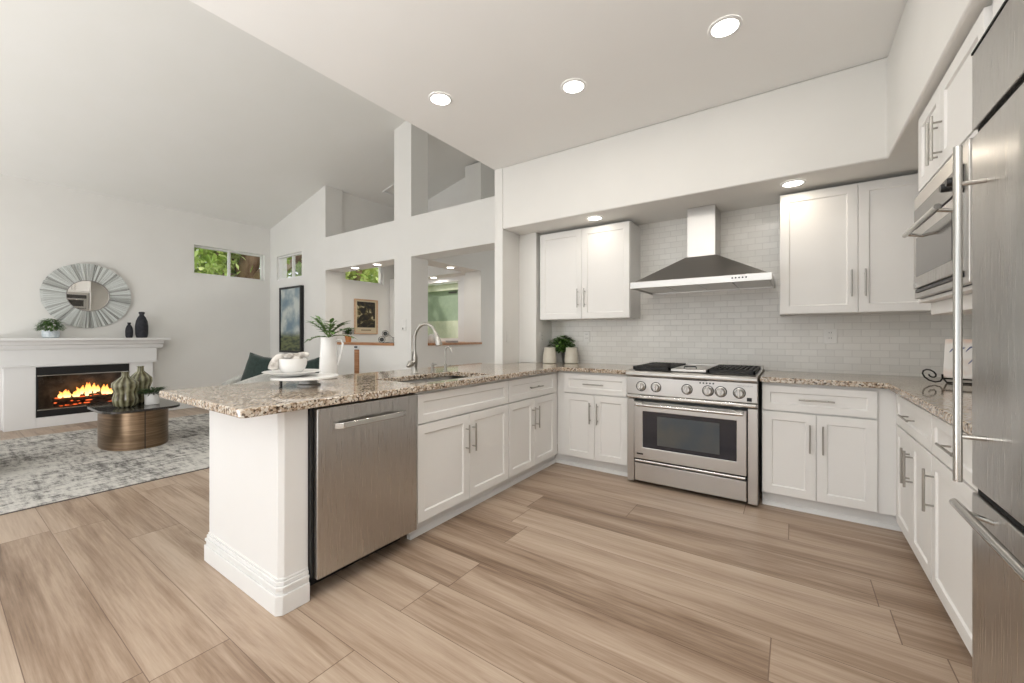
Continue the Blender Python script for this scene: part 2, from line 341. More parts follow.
# ------------------------------------------------------------ the setting
XW, YG0, YG1, XE, YB, YS = -8.25, 3.79, 4.10, 1.13, 4.0, -3.2
zc = lambda x: 3.245+.239*(x-XW)
ZS, ZB, ZK = 2.285, 2.829, 2.908
struct(MB().box(XW-.15, XE+.12, YS-.2, 7.2, -.12, 0).build('floor', 'floor'))
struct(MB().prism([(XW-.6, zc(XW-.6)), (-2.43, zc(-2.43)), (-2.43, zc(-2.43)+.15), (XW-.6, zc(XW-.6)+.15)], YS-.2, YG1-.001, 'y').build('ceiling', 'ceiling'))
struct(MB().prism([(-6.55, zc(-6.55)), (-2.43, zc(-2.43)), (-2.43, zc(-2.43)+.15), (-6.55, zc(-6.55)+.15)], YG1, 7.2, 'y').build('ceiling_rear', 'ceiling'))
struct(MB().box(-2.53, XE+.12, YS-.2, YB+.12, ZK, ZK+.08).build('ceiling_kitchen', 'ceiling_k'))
struct(MB().box(-2.53, -2.43, YS-.2, 7.2, ZK+.08, zc(-2.5)).build('wall_upper', 'wall'))
# left (fireplace) wall with clerestory hole
struct(cells([YS, 2.58, 3.69, YG1], [0, 2.24, 2.73, 3.25], holes([(2.58, 3.69, 2.24, 2.73)]), XW-.15, XW, YZ).build('wall_left', 'wall'))
# gable wall
gl = cells([XW, -8.0, -7.11, -6.55], [0, 2.24, 2.69, ZB], holes([(-8.0, -7.11, 2.24, 2.69)]), YG0, YG0+.12, XZ)
gl.prism([(XW, ZB), (-6.55, ZB), (-6.55, zc(-6.55)), (XW, zc(XW))], YG0, YG0+.12, 'y')
struct(gl.build('wall_gable_left', 'wall'))
g = cells([-6.55, -6.37, -4.64, -4.29, -2.53], [0, 1.06, ZS, ZB],
          holes([(-6.37, -4.64, 1.06, ZS), (-4.29, -2.53, 0, ZS)]), YG0, YG1, XZ)
g.prism([(-6.55, ZB), (-6.37, ZB), (-6.37, zc(-6.37)), (-6.55, zc(-6.55))], YG0, YG1, 'y')
g.prism([(-4.64, ZB), (-4.29, ZB), (-4.29, zc(-4.29)), (-4.64, zc(-4.64))], YG0, YG1, 'y')
struct(g.build('wall_gable', 'wall'))
# nook partition with pass-through (wall running away at X=-4.64..-4.29)
g = cells([YG1, 5.30, 7.0], [0, 1.06, ZS, ZB], holes([(YG1, 5.30, 1.06, ZS)]), -4.64, -4.29, YZ)
g.box(-4.64, -4.29, 5.30, 7.0, ZB, zc(-4.64))
struct(g.build('wall_partition', 'wall'))
struct(cells([YG1, 4.17, 4.97, 5.65], [0, 2.16, 2.65, zc(-6.4)], holes([(4.17, 4.97, 2.16, 2.65)]), -6.55, -6.40, YZ).build('wall_nook', 'wall'))
struct(MB().box(-6.40, -6.28, 5.12, 5.30, 0, ZS).build('wall_nook_return', 'wall'))
struct(cells([-6.4, -6.1, -4.885, -4.64], [0, 1.10, 2.262, 3.5], holes([(-6.1, -4.885, 1.10, 2.262)]), 5.55, 5.65, XZ).prism([(-6.4, 3.5), (-4.64, 3.5), (-4.64, zc(-4.64)), (-6.4, zc(-6.4))], 5.55, 5.65, 'y').build('wall_nook_end', 'wall'))
struct(MB().box(-6.28, -4.64, 5.25, 5.55, ZS, ZB).build('ceiling_nook_soffit', 'wall'))
struct(MB().box(-6.28, -4.64, 5.30, 5.55, 0, 1.06).build('wall_nook_low', 'wall'))
struct(MB().box(-4.29, -2.43, 7.0, 7.12, 0, zc(-4.29)).build('wall_hall_end', 'wall'))
struct(MB().box(-2.53, -2.43, 3.35, 7.0, 0, ZK).build('wall_divider', 'wall'))
# kitchen shell
struct(MB().box(-2.43, XE, YB, YB+.12, 0, ZK).build('wall_back', 'wall'))
struct(MB().box(XE, XE+.12, YS, YB+.12, 0, ZK).build('wall_right', 'wall'))
struct(MB().box(-2.43, -2.216, 3.654, YB, .914, ZS).build('wall_boxed_corner', 'wall', bevel=.004))
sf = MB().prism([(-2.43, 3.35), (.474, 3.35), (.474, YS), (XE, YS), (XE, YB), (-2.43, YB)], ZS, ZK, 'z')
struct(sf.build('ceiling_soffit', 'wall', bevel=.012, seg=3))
struct(cells([XW, -7.9, -2.9, -2.5, .9, XE], [0, 2.55, zc(-2.5)], holes([(-7.9, -2.9, 0, 2.55), (-2.5, .9, 0, 2.55)]), YS-.12, YS, XZ).build('wall_front', 'wall'))
# tile backsplash (thin, on the back wall)
struct(MB().box(-2.216, XE, YB-.008, YB, .914, ZS).build('wall_backsplash', 'tile'))
# baseboards
struct(MB().box(XW, XW+.015, 2.05, YG0, 0, .12).box(XW, XW+.015, YS, .5, 0, .12).build('baseboard_left', 'trim', bevel=.004))
struct(MB().box(XW+.015, -4.29, YG0-.015, YG0, 0, .12).build('baseboard_gable', 'trim', bevel=.004))
# wood bar ledges on the half walls
struct(MB().box(-6.37, -4.64, 3.765, 4.13, 1.06, 1.095).build('trim_1', 'wood', bevel=.004))
struct(MB().box(-4.66, -4.265, YG1, 5.30, 1.06, 1.093).build('trim_2', 'wood', bevel=.004))
struct(MB().box(-6.28, -4.66, 5.27, 5.55, 1.06, 1.093).build('trim_3', 'wood', bevel=.004))
# narrow recess with wooden panel in the bar half wall
nr = empty('bar_panel', (-5.505, YG0-.002, .62)); tag(nr, 'narrow upright wooden panel on the white half wall under the bar ledge', 'panel')
MB().box(-.055, .055, -.012, 0, 0, .37).build('board', 'wood', nr, bevel=.003)
MB().box(-.055, .055, -.012, 0, .375, .435).build('drawer', 'trim', nr, bevel=.003)
MB().box(-.03, .03, -.03, -.012, .395, .42).build('pull', 'black', nr, bevel=.003)
# ceiling hatch
hx = -5.0
h = MB()
for a, b_, c, d in ((-6.03, -5.5, 4.66, 4.69), (-6.03, -5.5, 5.17, 5.2), (-6.03, -6.0, 4.69, 5.17), (-5.53, -5.5, 4.69, 5.17)):
    h.prism([(a, zc(a)-.015), (b_, zc(b_)-.015), (b_, zc(b_)-.001), (a, zc(a)-.001)], c, d, 'y')
struct(h.build('trim_4', 'trim'))

# windows: frame (structure) > pane, sash bars
def window(n, u0, u1, v0, v1, t, mp, mull=(), depth=.05, fw=.03, label=None):
    fr = cells([u0, u0+fw, u1-fw, u1], [v0, v0+fw, v1-fw, v1], holes([(u0+fw, u1-fw, v0+fw, v1-fw)]), t-depth/2, t+depth/2, mp)
    for m_ in mull:
        a = [mp(m_-.018, v0+fw, t-depth/2+.004), mp(m_+.018, v1-fw, t+depth/2-.004)]
        fr.box(a[0][0], a[1][0], a[0][1], a[1][1], a[0][2], a[1][2])
    o = struct(fr.build('window_%d' % n, 'trim'), label)
    p = MB(); a = [mp(u0+fw, v0+fw, t-.003), mp(u1-fw, v1-fw, t+.003)]
    p.box(a[0][0], a[1][0], a[0][1], a[1][1], a[0][2], a[1][2]); p.build('pane', 'glass', o)
    return o
window(1, 2.58, 3.69, 2.24, 2.73, XW-.10, YZ, (3.13,))
window(2, -8.0, -7.11, 2.24, 2.69, YG0+.06, XZ, (-7.5,))
window(3, 4.17, 4.97, 2.16, 2.65, -6.46, YZ)
window(4, -6.1, -4.885, 1.10, 2.262, 5.60, XZ, (), .06, .055)
struct(cells([-5.05, -4.90], [1.12, 2.245], holes([]), 5.575, 5.598, XZ).build('trim_5', 'trim'))

# ------------------------------------------------------------ outdoors
struct(MB().box(-30, 12, 7.3, 30, -.2, -.05).box(-30, XW-.2, -12, 7.3, -.2, -.05).build('ground', 'grass'))
def tree(loc, h, label, seed, lean=.3, crown=2.0, n=1500, r=.22, zlo=1.2):
    rnd = random.Random(seed); t = empty('garden_tree', loc); tag(t, label, 'tree', None)
    tr = MB(); tr.tube([(0, 0, -.1), (lean*.3, .1, h*.3), (lean, -.1, h*.6), (lean*1.6, .3, h)], [r*1.3, r, r*.75, r*.3], 12)
    for k in range(9):
        a = rnd.uniform(0, 2*PI); z0 = h*rnd.uniform(.22, .6); l = rnd.uniform(.9, 1.9)
        p = Vector((lean*z0/h*1.5, 0, z0)); q = p+Vector((math.cos(a)*l*.5, math.sin(a)*l*.5, l*.25)); e = p+Vector((math.cos(a)*l, math.sin(a)*l, l*.8))
        tr.tube([p, q, e], [r*.5, r*.3, r*.1], 8)
    tr.build('trunk', 'bark', t, smooth=True)
    fo = MB()
    cl = [(rnd.gauss(lean, crown*.5), rnd.gauss(0, crown*.55), rnd.uniform(zlo, h)) for _ in range(26)]
    for k in range(n):
        c = rnd.choice(cl); p = [c[i]+rnd.gauss(0, .22) for i in range(3)]
        fo.leaf(p, (rnd.uniform(-1, 1), rnd.uniform(-1, 1), rnd.uniform(-.8, .4)), (rnd.uniform(-.4, .4), rnd.uniform(-.4, .4), 1), rnd.uniform(.12, .22), rnd.uniform(.07, .12), .15, 2)
    fo.build('foliage', 'tree_leaf', t, smooth=True)
tree((-11.0, 4.5, 0), 4.6, 'leafy tree with thick tan trunk outside the left clerestory window', 1, .3, 1.5, 5500, .30, 2.0)
tree((-11.6, 3.2, 0), 4.2, 'bright green tree behind the left pane of the fireplace wall window', 2, -.2, 1.3, 5500, .16, 2.0)
tree((-12.6, 6.7, 0), 4.8, 'pale green tree seen through the small corner clerestory window', 3, .2, 1.6, 6000, .2, 2.2)
tree((-9.4, 6.3, 0), 4.4, 'branchy yellow-green tree outside the window above the framed poster', 4, .2, 1.2, 4500, .14, 1.9)
hs = empty('neighbour_house', (-8.5, 8.6, 0)); tag(hs, 'pale green stucco house with cream base outside the far bar window', 'building')
MB().box(-3, 6, 0, .3, -.1, 1.63).build('lower_wall', 'stucco_cream', hs)
MB().box(-3, 6, .02, .3, 1.63, 2.50).build('upper_wall', 'stucco_green', hs)
MB().box(-3, 6, -.06, .3, 2.50, 2.68).build('fascia', 'stucco_cream', hs)
MB().box(-3, 6, -.12, .3, 2.68, 2.72).build('gutter', 'trim', hs)
rf = MB()
for k in range(45): rf.tube([(-3+k*.2, -.18, 2.79), (-3+k*.2, 2.2, 3.57)], .075, 8)
rf.prism([(-.1, 2.73), (2.2, 3.49), (2.2, 3.42), (-.1, 2.725)], -3, 6, 'x').build('roof', 'roof', hs, smooth=True)
vt = MB().box(.35, .65, -.01, .03, 2.42, 2.46).build('vent', 'hole', hs)

# ------------------------------------------------------------ recessed lights
def can_light(loc, label, r=.085, power=2.5, group=None, tilt=0, col=(1, .95, .88)):
    t = empty('recessed_light', loc); tag(t, label, 'light', group)
    MB().lathe([(r*.8, -.001), (r*.8, -.008), (r*.9, -.009), (r, -.005), (r, -.001)], 40, caps=False).build('trim_ring', 'trim', t, smooth=True)
    MB().lathe([(r*.81, -.006), (r*.81, -.001)], 40).build('diffuser', 'light', t)
    l = bpy.data.lights.new('recessed_bulb', 'AREA'); l.shape = 'DISK'; l.size = r*1.5; l.energy = power; l.color = col
    o = bpy.data.objects.new('recessed_bulb', l); COL.objects.link(o); o.location = (loc[0], loc[1], loc[2]-.02)
    return t
can_light((-2.09, 2.12, ZK), 'recessed ceiling light farthest left of the three above the kitchen floor')
can_light((-1.235, 2.53, ZK), 'recessed ceiling light in the middle of the three above the kitchen floor')
can_light((-.31, 2.52, ZK), 'recessed ceiling light nearest and rightmost of the three above the kitchen floor')
can_light((-1.1, .75, ZK), 'added unseen recessed ceiling light over the middle of the kitchen, near row', power=7)  # out-of-view fixture added to brighten floor and base cabinets
can_light((-.3, .75, ZK), 'added unseen recessed ceiling light in front of the refrigerator, near row', power=5)  # second fixture added out of view as kitchen fill
can_light((0.0, 3.51, ZS), 'recessed soffit light above the upper cabinets right of the hood', .075, .8, col=(1, .86, .68))
can_light((-1.50, 3.51, ZS), 'recessed soffit light above the upper cabinets left of the hood', .075, .45, col=(1, .88, .72))
can_light((-5.74, 3.92, ZS), 'left recessed light above the bar ledge with the potted plant', .07, 2)
can_light((-5.19, 3.92, ZS), 'right recessed light above the bar ledge, near the bottle rack', .07, 2)
can_light((-4.465, 4.75, ZS), 'recessed light over the wooden ledge in the passage opening behind the sink', .07, 2)
can_light((-5.5, 5.40, ZS), 'recessed light right above the far window with the green house view', .07, 2)

# ------------------------------------------------------------ cabinets
def shaker(w, h, rail=.055, t=.02, dp=.009):
    b = MB(); s = .006
    def rect(i, y): return [(i, y, i), (w-i, y, i), (w-i, y, h-i), (i, y, h-i)]
    b.loft([rect(0, t), rect(0, 0), rect(rail, 0), rect(rail+s, dp)]); return b
def pull(parent, x, z, ln=.185, vert=True, off=.032, r=.0055):
    b = MB()
    if vert:
        b.tube([(x, -off, z-ln/2), (x, -off, z+ln/2)], r, 12)
        for k in (-1, 1): b.tube([(x, -off, z+k*ln*.34), (x, .001, z+k*ln*.34)], r*.75, 10)
    else:
        b.tube([(x-ln/2, -off, z), (x+ln/2, -off, z)], r, 12)
        for k in (-1, 1): b.tube([(x+k*ln*.34, -off, z), (x+k*ln*.34, .001, z)], r*.75, 10)
    return b.build('handle', 'nickel', parent, smooth=True)
def door_part(root, name, x0, x1, z0, z1, rail=.055):
    d = shaker(x1-x0, z1-z0, rail).build(name, 'cab', root, bevel=.0015); d.location = (x0, 0, z0); return d
def base_cab(loc, rz, wd, label, drawer='drawer', doors=2, handle_side=None, toe=True, depth=.60, sink=False, fill0=0, fill1=0, tf0=0, tf1=0):
    r = empty('base_cabinet', loc, rz); tag(r, label, 'cabinet')
    top = .876
    b = MB()
    if sink:
        b.box(-fill0, .018, .02, depth, .1, top); b.box(wd-.018, wd+fill1, .02, depth, .1, top); b.box(.018, wd-.018, .02, depth, .1, .118); b.box(.018, wd-.018, depth-.01, depth, .118, top); b.box(.018, wd-.018, .02, .038, .66, .876)
    else: b.box(-fill0, wd+fill1, .021, depth, .1, top)
    b.build('body', 'cab', r)
    tk = MB().box(-fill0-tf0, wd+fill1+tf1, .075, .09, 0, .1); tk.prism([(.058, 0), (.075, 0), (.075, .03), (.065, .022)], -fill0-tf0, wd+fill1+tf1, 'x')
    tk.build('toe_kick', 'trim', r)
    g = .003
    if drawer:
        d = door_part(r, 'drawer', g, wd-g, .687, .857, .045)
        if drawer == 'drawer': pull(d, wd/2-g, .085, .19, False)
    if doors == 2:
        m_ = wd/2
        a = door_part(r, 'door', g, m_-g/2, .108, .677); pull(a, m_-g/2-g-.033, .41)
        c = door_part(r, 'door', m_+g/2, wd-g, .108, .677); pull(c, .033, .41)
    else:
        a = door_part(r, 'door', g, wd-g, .108, .677); pull(a, .035 if handle_side == 'l' else wd-.04, .42)
    return r
base_cab((-1.79, 1.628, 0), PI/2, .92, 'white sink base cabinet beside the dishwasher, plain front without drawer pull', 'front', sink=True)
base_cab((-1.79, 2.549, 0), PI/2, .748, 'white base cabinet at the inner end of the peninsula, between sink cabinet and corner', fill1=.072, tf1=.055)
base_cab((-1.735, 3.35, 0), 0, .598, 'white base cabinet under the back counter immediately left of the range', fill0=.074, tf0=.055)
base_cab((-.180, 3.35, 0), 0, .612, 'white base cabinet under the back counter immediately right of the range', fill1=.086, tf1=.055)
base_cab((.50, 3.262, 0), -PI/2, .742, 'white two-door base cabinet on the right wall, nearest the back corner', fill0=.107, tf0=.055)
base_cab((.50, 2.518, 0), -PI/2, .66, 'white single-door base cabinet on the right wall beside the refrigerator', doors=1, handle_side='l', fill1=.06)
def wall_cab(loc, rz, wd, z0, z1, label, depth=.33, xs=None, hz=.2, r_=.055, pl=.185, hoff=.035):
    r = empty('wall_cabinet', loc, rz); tag(r, label, 'cabinet')
    MB().box(0, wd, .021, depth, z0, z1).build('body', 'cab', r, bevel=.002)
    m_ = (xs or wd/2); g = .003
    a = door_part(r, 'door', g, m_-g/2, z0+.004, z1-.012, r_); pull(a, m_-g/2-g-hoff, hz, pl)
    c = door_part(r, 'door', m_+g/2, wd-g, z0+.004, z1-.012, r_); pull(c, hoff, hz, pl)
    return r
wall_cab((-2.18, 3.67, 0), 0, .952, 1.365, 2.258, 'white two-door upper cabinet left of the range hood', depth=.320)
c = wall_cab((-.083, 3.67, 0), 0, .823, 1.360, 2.262, 'white two-door upper cabinet right of the range hood', depth=.320, xs=.453)
c2 = MB().box(.824, 1.203, .021, .32, 1.360, 2.262).build('filler', 'cab', c, bevel=.002)
wall_cab((.51, 2.80, 0), -PI/2, .845, 1.905, 2.278, 'white two-door cabinet above the microwave and beside the refrigerator top', depth=.60, xs=.36, hz=.12, hoff=.03)
# microwave housing (white box under that cabinet)
mh = empty('microwave_housing', (.51, 2.80, 0), -PI/2); tag(mh, 'white open cabinet box holding the built-in microwave', 'cabinet')
MB().box(0, .03, .0, .60, 1.36, 1.90).box(.81, .94, 0, .60, 1.36, 1.90).box(.03, .81, 0, .60, 1.36, 1.377).box(.03, .81, 0, .6, 1.872, 1.90).build('body', 'cab', mh, bevel=.002)
MB().box(.02, .94, .04, .59, 1.30, 1.359).build('light_rail', 'cab', mh, bevel=.003)
# filler over refrigerator
fp = empty('filler_panel', (.525, 1.945, 2.05), -PI/2); tag(fp, 'white filler panel between the refrigerator top and the soffit', 'panel')
MB().box(0, 1.05, 0, .02, 0, .232).build('board', 'cab', fp, bevel=.002)

# ------------------------------------------------------------ worktops
def on_left(u, v):
    if -2.72 < u < -1.755 and .70 < v < 3.348: return not (-2.26 < u < -1.855 and 1.69 < v < 2.42)
    if -2.428 < u < -1.128 and 3.32 < v < 3.652: return True
    if -2.214 < u < -1.128 and 3.652 < v < 3.99: return True
    return False
b = cells([-2.72, -2.428, -2.26, -2.214, -1.855, -1.755, -1.128], [.70, 1.69, 2.42, 3.32, 3.348, 3.652, 3.99], on_left, .878, .914, XY)
ed = [e for e in b.b.edges if abs(e.verts[0].co.z-e.verts[1].co.z) > .01 and abs(e.verts[0].co.y-.70) < .001 and (abs(e.verts[0].co.x+2.72) < .001 or abs(e.verts[0].co.x+1.755) < .001)]
bmesh.ops.bevel(b.b, geom=[e for e in ed], offset=.022, segments=4, affect='EDGES', profile=.5)
tl = b.build('countertop', 'granite', bevel=.005, seg=2); tag(tl, 'speckled brown granite countertop over the peninsula and sink, left of the range', 'countertop')
b = cells([-.192, .47, XE-.002], [1.80, 3.32, 3.99], lambda u, v: v > 3.32 or u > .47, .878, .914, XY)
tr = b.build('countertop', 'granite', bevel=.005, seg=2); tag(tr, 'speckled brown granite countertop turning the right corner toward the refrigerator', 'countertop')

# sink
sk = empty('kitchen_sink', (-2.06, 2.055, .876)); tag(sk, 'stainless double-bowl undermount sink in the peninsula granite', 'sink')
for (y0, y1) in ((-.385, .075), (.095, .385)):
    x0, x1 = -.203, .207; d = -.19; q = MB()
    def rr(i, z, y0=y0, y1=y1):
        pts = []
        for cx, cy, a0 in ((x1-.03-i, y1-.03-i, 0), (x0+.03+i, y1-.03-i, PI/2), (x0+.03+i, y0+.03+i, PI), (x1-.03-i, y0+.03+i, 1.5*PI)):
            for k in range(5): a = a0+k*PI/8; pts.append((cx+.03*math.cos(a), cy+.03*math.sin(a), z))
        return pts
    q.loft([rr(-.003, 0), rr(-.003, d-.003), rr(.0, d), rr(0, 0)][::-1][:0] or [rr(0, .0), rr(.004, d+.01), rr(.02, d)], caps=False)
    q.b.faces.new([v for v in q.b.verts][-20:])
    o = q.build('bowl', 'steel_dark', sk, smooth=True); o.modifiers.new('s', 'SOLIDIFY').thickness = .002
MB().box(-.198, .198, .077, .093, -.06, -.012).build('divider', 'steel', sk, bevel=.004)

# faucet
fc = empty('kitchen_faucet', (-2.36, 2.12, .914)); tag(fc, 'tall brushed nickel gooseneck faucet with pull-down head behind the sink', 'faucet')
MB().lathe([(.030, 0), (.030, .006), (.023, .015), (.021, .05), (.024, .09), (.024, .12), (.017, .15), (.013, .17), (.012, .19)], 24).build('base', 'nickel', fc, smooth=True)
arc = [(0, 0, .17), (0, 0, .25)]+[(.115-.115*math.cos(a), 0, .25+.125*math.sin(a)) for a in [PI*k/14 for k in range(1, 13)]]
MB().tube(arc, .0115, 14).build('neck', 'nickel', fc, smooth=True)
e = Vector(arc[-1]); MB().tube([e, e+Vector((.018, 0, -.03)), e+Vector((.035, 0, -.072)), e+Vector((.04, 0, -.088))], [.0135, .019, .025, .023], 16).build('spray_head', 'nickel', fc, smooth=True)
MB().tube([(0, -.01, .085), (-.005, -.04, .075), (-.005, -.065, .055)], [.02, .024, .012], 14).tube([(-.005, -.05, .07), (.0, -.03, .10), (.0, -.022, .17)], [.010, .006, .005], 10).build('lever', 'nickel', fc, smooth=True)
f2 = empty('water_tap', (-2.31, 2.40, .914)); tag(f2, 'slim nickel filtered water tap at the right end of the sink', 'faucet')
MB().lathe([(.019, 0), (.019, .005), (.012, .012), (.012, .055), (.008, .06)], 20).build('base', 'nickel', f2, smooth=True)
arc = [(0, 0, .05), (0, 0, .17)]+[(.03-.03*math.cos(a), 0, .17+.03*math.sin(a)) for a in [PI*k/10 for k in range(1, 9)]]+[(.072, 0, .155)]
MB().tube(arc, .0055, 12).build('spout', 'nickel', f2, smooth=True)
MB().tube([(0, .01, .035), (.01, .05, .045)], .005, 10).build('lever', 'nickel', f2, smooth=True)
sd = empty('soap_dispenser', (-2.325, 2.27, .914)); tag(sd, 'short nickel soap dispenser between the two faucets', 'soap dispenser')
MB().lathe([(.018, 0), (.018, .006), (.011, .012), (.011, .05), (.014, .053), (.014, .066), (.004, .07)], 20).tube([(0, 0, .06), (.045, 0, .062)], .005, 10).build('pump', 'nickel', sd, smooth=True)

# ------------------------------------------------------------ peninsula end post + back panel
ep = empty('end_panel', (0, 0, 0)); tag(ep, 'thick white end post of the peninsula with stepped base moulding', 'panel')
def post(x0, x1, y0, y1, c): return [(x0, y0), (x1-c, y0), (x1, y0+c), (x1, y1), (x0, y1)]
MB().prism(post(-2.572, -1.815, .872, .997, .020), 0, .877, 'z').build('post', 'trim', ep, bevel=.003)
q = MB(); 
for off, z0, z1 in ((.018, 0, .085), (.011, .085, .105), (.016, .105, .12), (.009, .12, .138), (.004, .138, .15)):
    q.prism(post(-2.572-off, -1.815+off, .872-off, .996, .022), z0, z1, 'z')
q.build('base_moulding', 'trim', ep, bevel=.003)
bp_ = MB().box(-2.42, -2.40, .99, 3.34, 0, .877).build('back_panel', 'trim', bevel=.002); tag(bp_, 'plain white back panel of the peninsula facing the living room', 'panel')

# ------------------------------------------------------------ dishwasher
dw = empty('dishwasher', (-1.765, .998, 0), PI/2); tag(dw, 'stainless steel dishwasher in the peninsula beside the white end post', 'dishwasher')
MB().box(.001, .012, .03, .60, .10, .872).box(.012, .61, .035, .60, .1, .872).build('tub', 'black', dw)
MB().box(.01, .60, .14, .16, 0, .10).build('toe_kick', 'black', dw)
d = MB().box(.014, .606, 0, .034, .096, .868).build('door', 'steel_v', dw, bevel=.004)
hb = MB(); pts = [(.10, .004, .775), (.125, -.026, .778), (.22, -.036, .780), (.31, -.038, .781), (.40, -.036, .780), (.495, -.026, .778), (.52, .004, .775)]
rings = [[(p[0], p[1]-.006, p[2]-.014), (p[0], p[1]+.006, p[2]-.014), (p[0], p[1]+.006, p[2]+.014), (p[0], p[1]-.006, p[2]+.014)] for p in pts]
hb.loft(rings).build('handle', 'chrome', dw, bevel=.003)

# ------------------------------------------------------------ range
rg = empty('gas_range', (-1.12, 3.29, 0)); tag(rg, 'stainless steel gas range with black oven window under the hood', 'range')
W = .92
MB().box(.004, W-.004, .03, .67, .02, .90).build('body', 'black', rg)
for x0, x1 in ((0, .056), (W-.062, W)): MB().box(x0, x1, .0, .03, .02, .69).build('side_trim', 'steel', rg, bevel=.004)
for x0 in (0, W-.003): MB().box(x0, x0+.003, .031, .66, .02, .9).build('side_panel', 'steel_dark', rg)
dr = MB().box(.063, W-.068, -.012, .03, .035, .178).build('drawer', 'steel', rg, bevel=.004)
MB().tube([(.07, -.008, .197), (W-.075, -.008, .197)], .011, 12).build('drawer_rail', 'chrome', rg, smooth=True)
od = cells([.063, .131, .792, .852], [.217, .309, .600, .674], holes([(.131, .792, .309, .600)]), -.022, .03, XZ).build('oven_door', 'steel', rg, bevel=.003)
MB().box(.131, .792, -.016, -.008, .309, .600).build('window', 'oven_glass', od)
MB().box(.243, .683, -.0175, -.016, .340, .567).build('inner_pane', 'oven_inner', od)
MB().box(.085, .135, -.024, -.0225, .250, .262).build('badge', 'black', od)
MB().tube([(.10, -.075, .655), (.835, -.075, .655)], .0125, 14).build('handle', 'chrome', od, smooth=True)
for x in (.078, .775): MB().box(x, x+.065, -.068, -.02, .640, .672).build('handle_bracket', 'steel', od, bevel=.008)
MB().box(0, W, -.035, .03, .698, .728).build('bullnose', 'chrome', rg, bevel=.01, seg=3)
cp = MB().box(0, W, -.022, .03, .73, .872).build('control_panel', 'steel', rg, bevel=.004)
tp = MB().prism([(-.03, .876), (-.045, .885), (-.045, .905), (-.032, .917), (.06, .925), (.66, .925), (.66, .876)], 0, W, 'x').build('cooktop', 'steel', rg, bevel=.004)
MB().box(.36, .60, -.0235, -.022, .866, .8695).build('slot', 'black', cp)
for k in range(5): MB().lathe([(.006, 0), (.006, .002)], 12).xf(Matrix.Translation((.555+k*.022, -.022, .852)) @ Matrix.Rotation(PI/2, 4, 'X')).build('indicator', 'black', cp)
MB().box(.855, .885, -.026, -.022, .742, .768).build('ignition_switch', 'black', cp, bevel=.002)
kn = None
for i, x in enumerate((.120, .236, .464, .608, .692, .809)):
    if kn is None:
        kn = MB().lathe([(.034, 0), (.034, .004), (.029, .006), (.027, .026), (.022, .032)], 28).xf(Matrix.Rotation(PI/2, 4, 'X')).build('knob', 'steel', cp, smooth=True)
        MB().box(-.006, .006, -.042, -.030, -.028, .028).build('grip', 'chrome', kn, bevel=.002)
        MB().lathe([(.040, 0), (.040, .0015)], 28).xf(Matrix.Rotation(PI/2, 4, 'X')).build('bezel', 'black', kn)
        k2 = kn
    else:
        k2 = copy_tree(kn, cp)
    k2.location = (x, -.0235, .797)
def text(s_, size, loc, rot, m, parent, name='lettering', ext=.0006):
    c_ = bpy.data.curves.new(name, 'FONT'); c_.body = s_; c_.size = size; c_.extrude = ext; c_.align_x = 'CENTER'
    t_ = bpy.data.objects.new('tmp', c_); COL.objects.link(t_); bpy.context.view_layer.update()
    me = bpy.data.meshes.new_from_object(t_.evaluated_get(bpy.context.evaluated_depsgraph_get())); bpy.data.objects.remove(t_)
    me.materials.append(M[m]); o = bpy.data.objects.new(name, me); COL.objects.link(o); o.location = loc; o.rotation_euler = rot; o.parent = parent; return o
text('MONOGRAM', .016, (.845, -.0228, .842), (PI/2, 0, 0), 'steel_dark', cp)
def grate(x0, x1):
    q = MB(); y0, y1, z = .03, .58, .940; r = .008
    for x in (x0, x1): q.box(x-r, x+r, y0-r, y1+r, .926, .953)
    for y in (y0, (y0+y1)/2, y1): q.box(x0-r, x1+r, y-r, y+r, .926, .953)
    n = 9
    for k in range(1, n): x = x0+(x1-x0)*k/n; q.box(x-.007, x+.007, y0, y1, .934, .955)
    for y in ((y0*3+y1)/4, (y0+y1*3)/4): q.box(x0, x1, y-.006, y+.006, .934, .950)
    return q.build('grate', 'iron', tp, bevel=.002)
for a, c_ in ((.048, .322), (.605, .895)):
    grate(a, c_)
    for y in (.17, .44): MB().lathe([(.045, .0), (.045, .006), (.035, .012), (.0, .012)][:3], 20, ((a+c_)/2, y, .9255)).build('burner', 'black', tp, smooth=True)
gd = MB().box(.340, .590, .01, .60, .9255, .945).build('griddle_cover', 'steel', tp, bevel=.004)
MB().tube([(.42, .09, .946), (.425, .09, .962), (.505, .09, .962), (.51, .09, .946)], .005, 8).build('handle', 'black', gd, smooth=True)
MB().box(0, W, .60, .66, .925, .955).build('rear_trim', 'steel', rg, bevel=.004)

# ------------------------------------------------------------ hood
hd = empty('range_hood', (-1.12, 3.36, 0)); tag(hd, 'stainless steel chimney range hood over the gas range', 'range hood')
HW, HD = 1.0, .628; z0, z1, zt = 1.592, 1.645, 1.866
lip = cells([0, .012, HW-.012, HW], [0, .012, HD-.012, HD], holes([(.012, HW-.012, .012, HD-.012)]), z0, z1, XY).build('lip', 'steel', hd, bevel=.002)
cx0, cx1 = .378, .595; cy = .34
b = MB().loft([[(0.02, .02, z1), (HW-.02, .02, z1), (HW-.02, HD, z1), (.02, HD, z1)], [(cx0-.01, cy-.01, zt), (cx1+.01, cy-.01, zt), (cx1+.01, HD, zt), (cx0-.01, HD, zt)]]); b.build('canopy', 'steel_dark', hd, bevel=.002)
MB().box(cx0, cx1, cy, HD, zt-.005, 2.282).build('chimney', 'steel', hd, bevel=.002)
for k in range(4):
    x0 = .016+k*.243; MB().box(x0, x0+.236, .018, HD-.02, z0+.012, z0+.02).build('filter', 'steel', hd, bevel=.002)
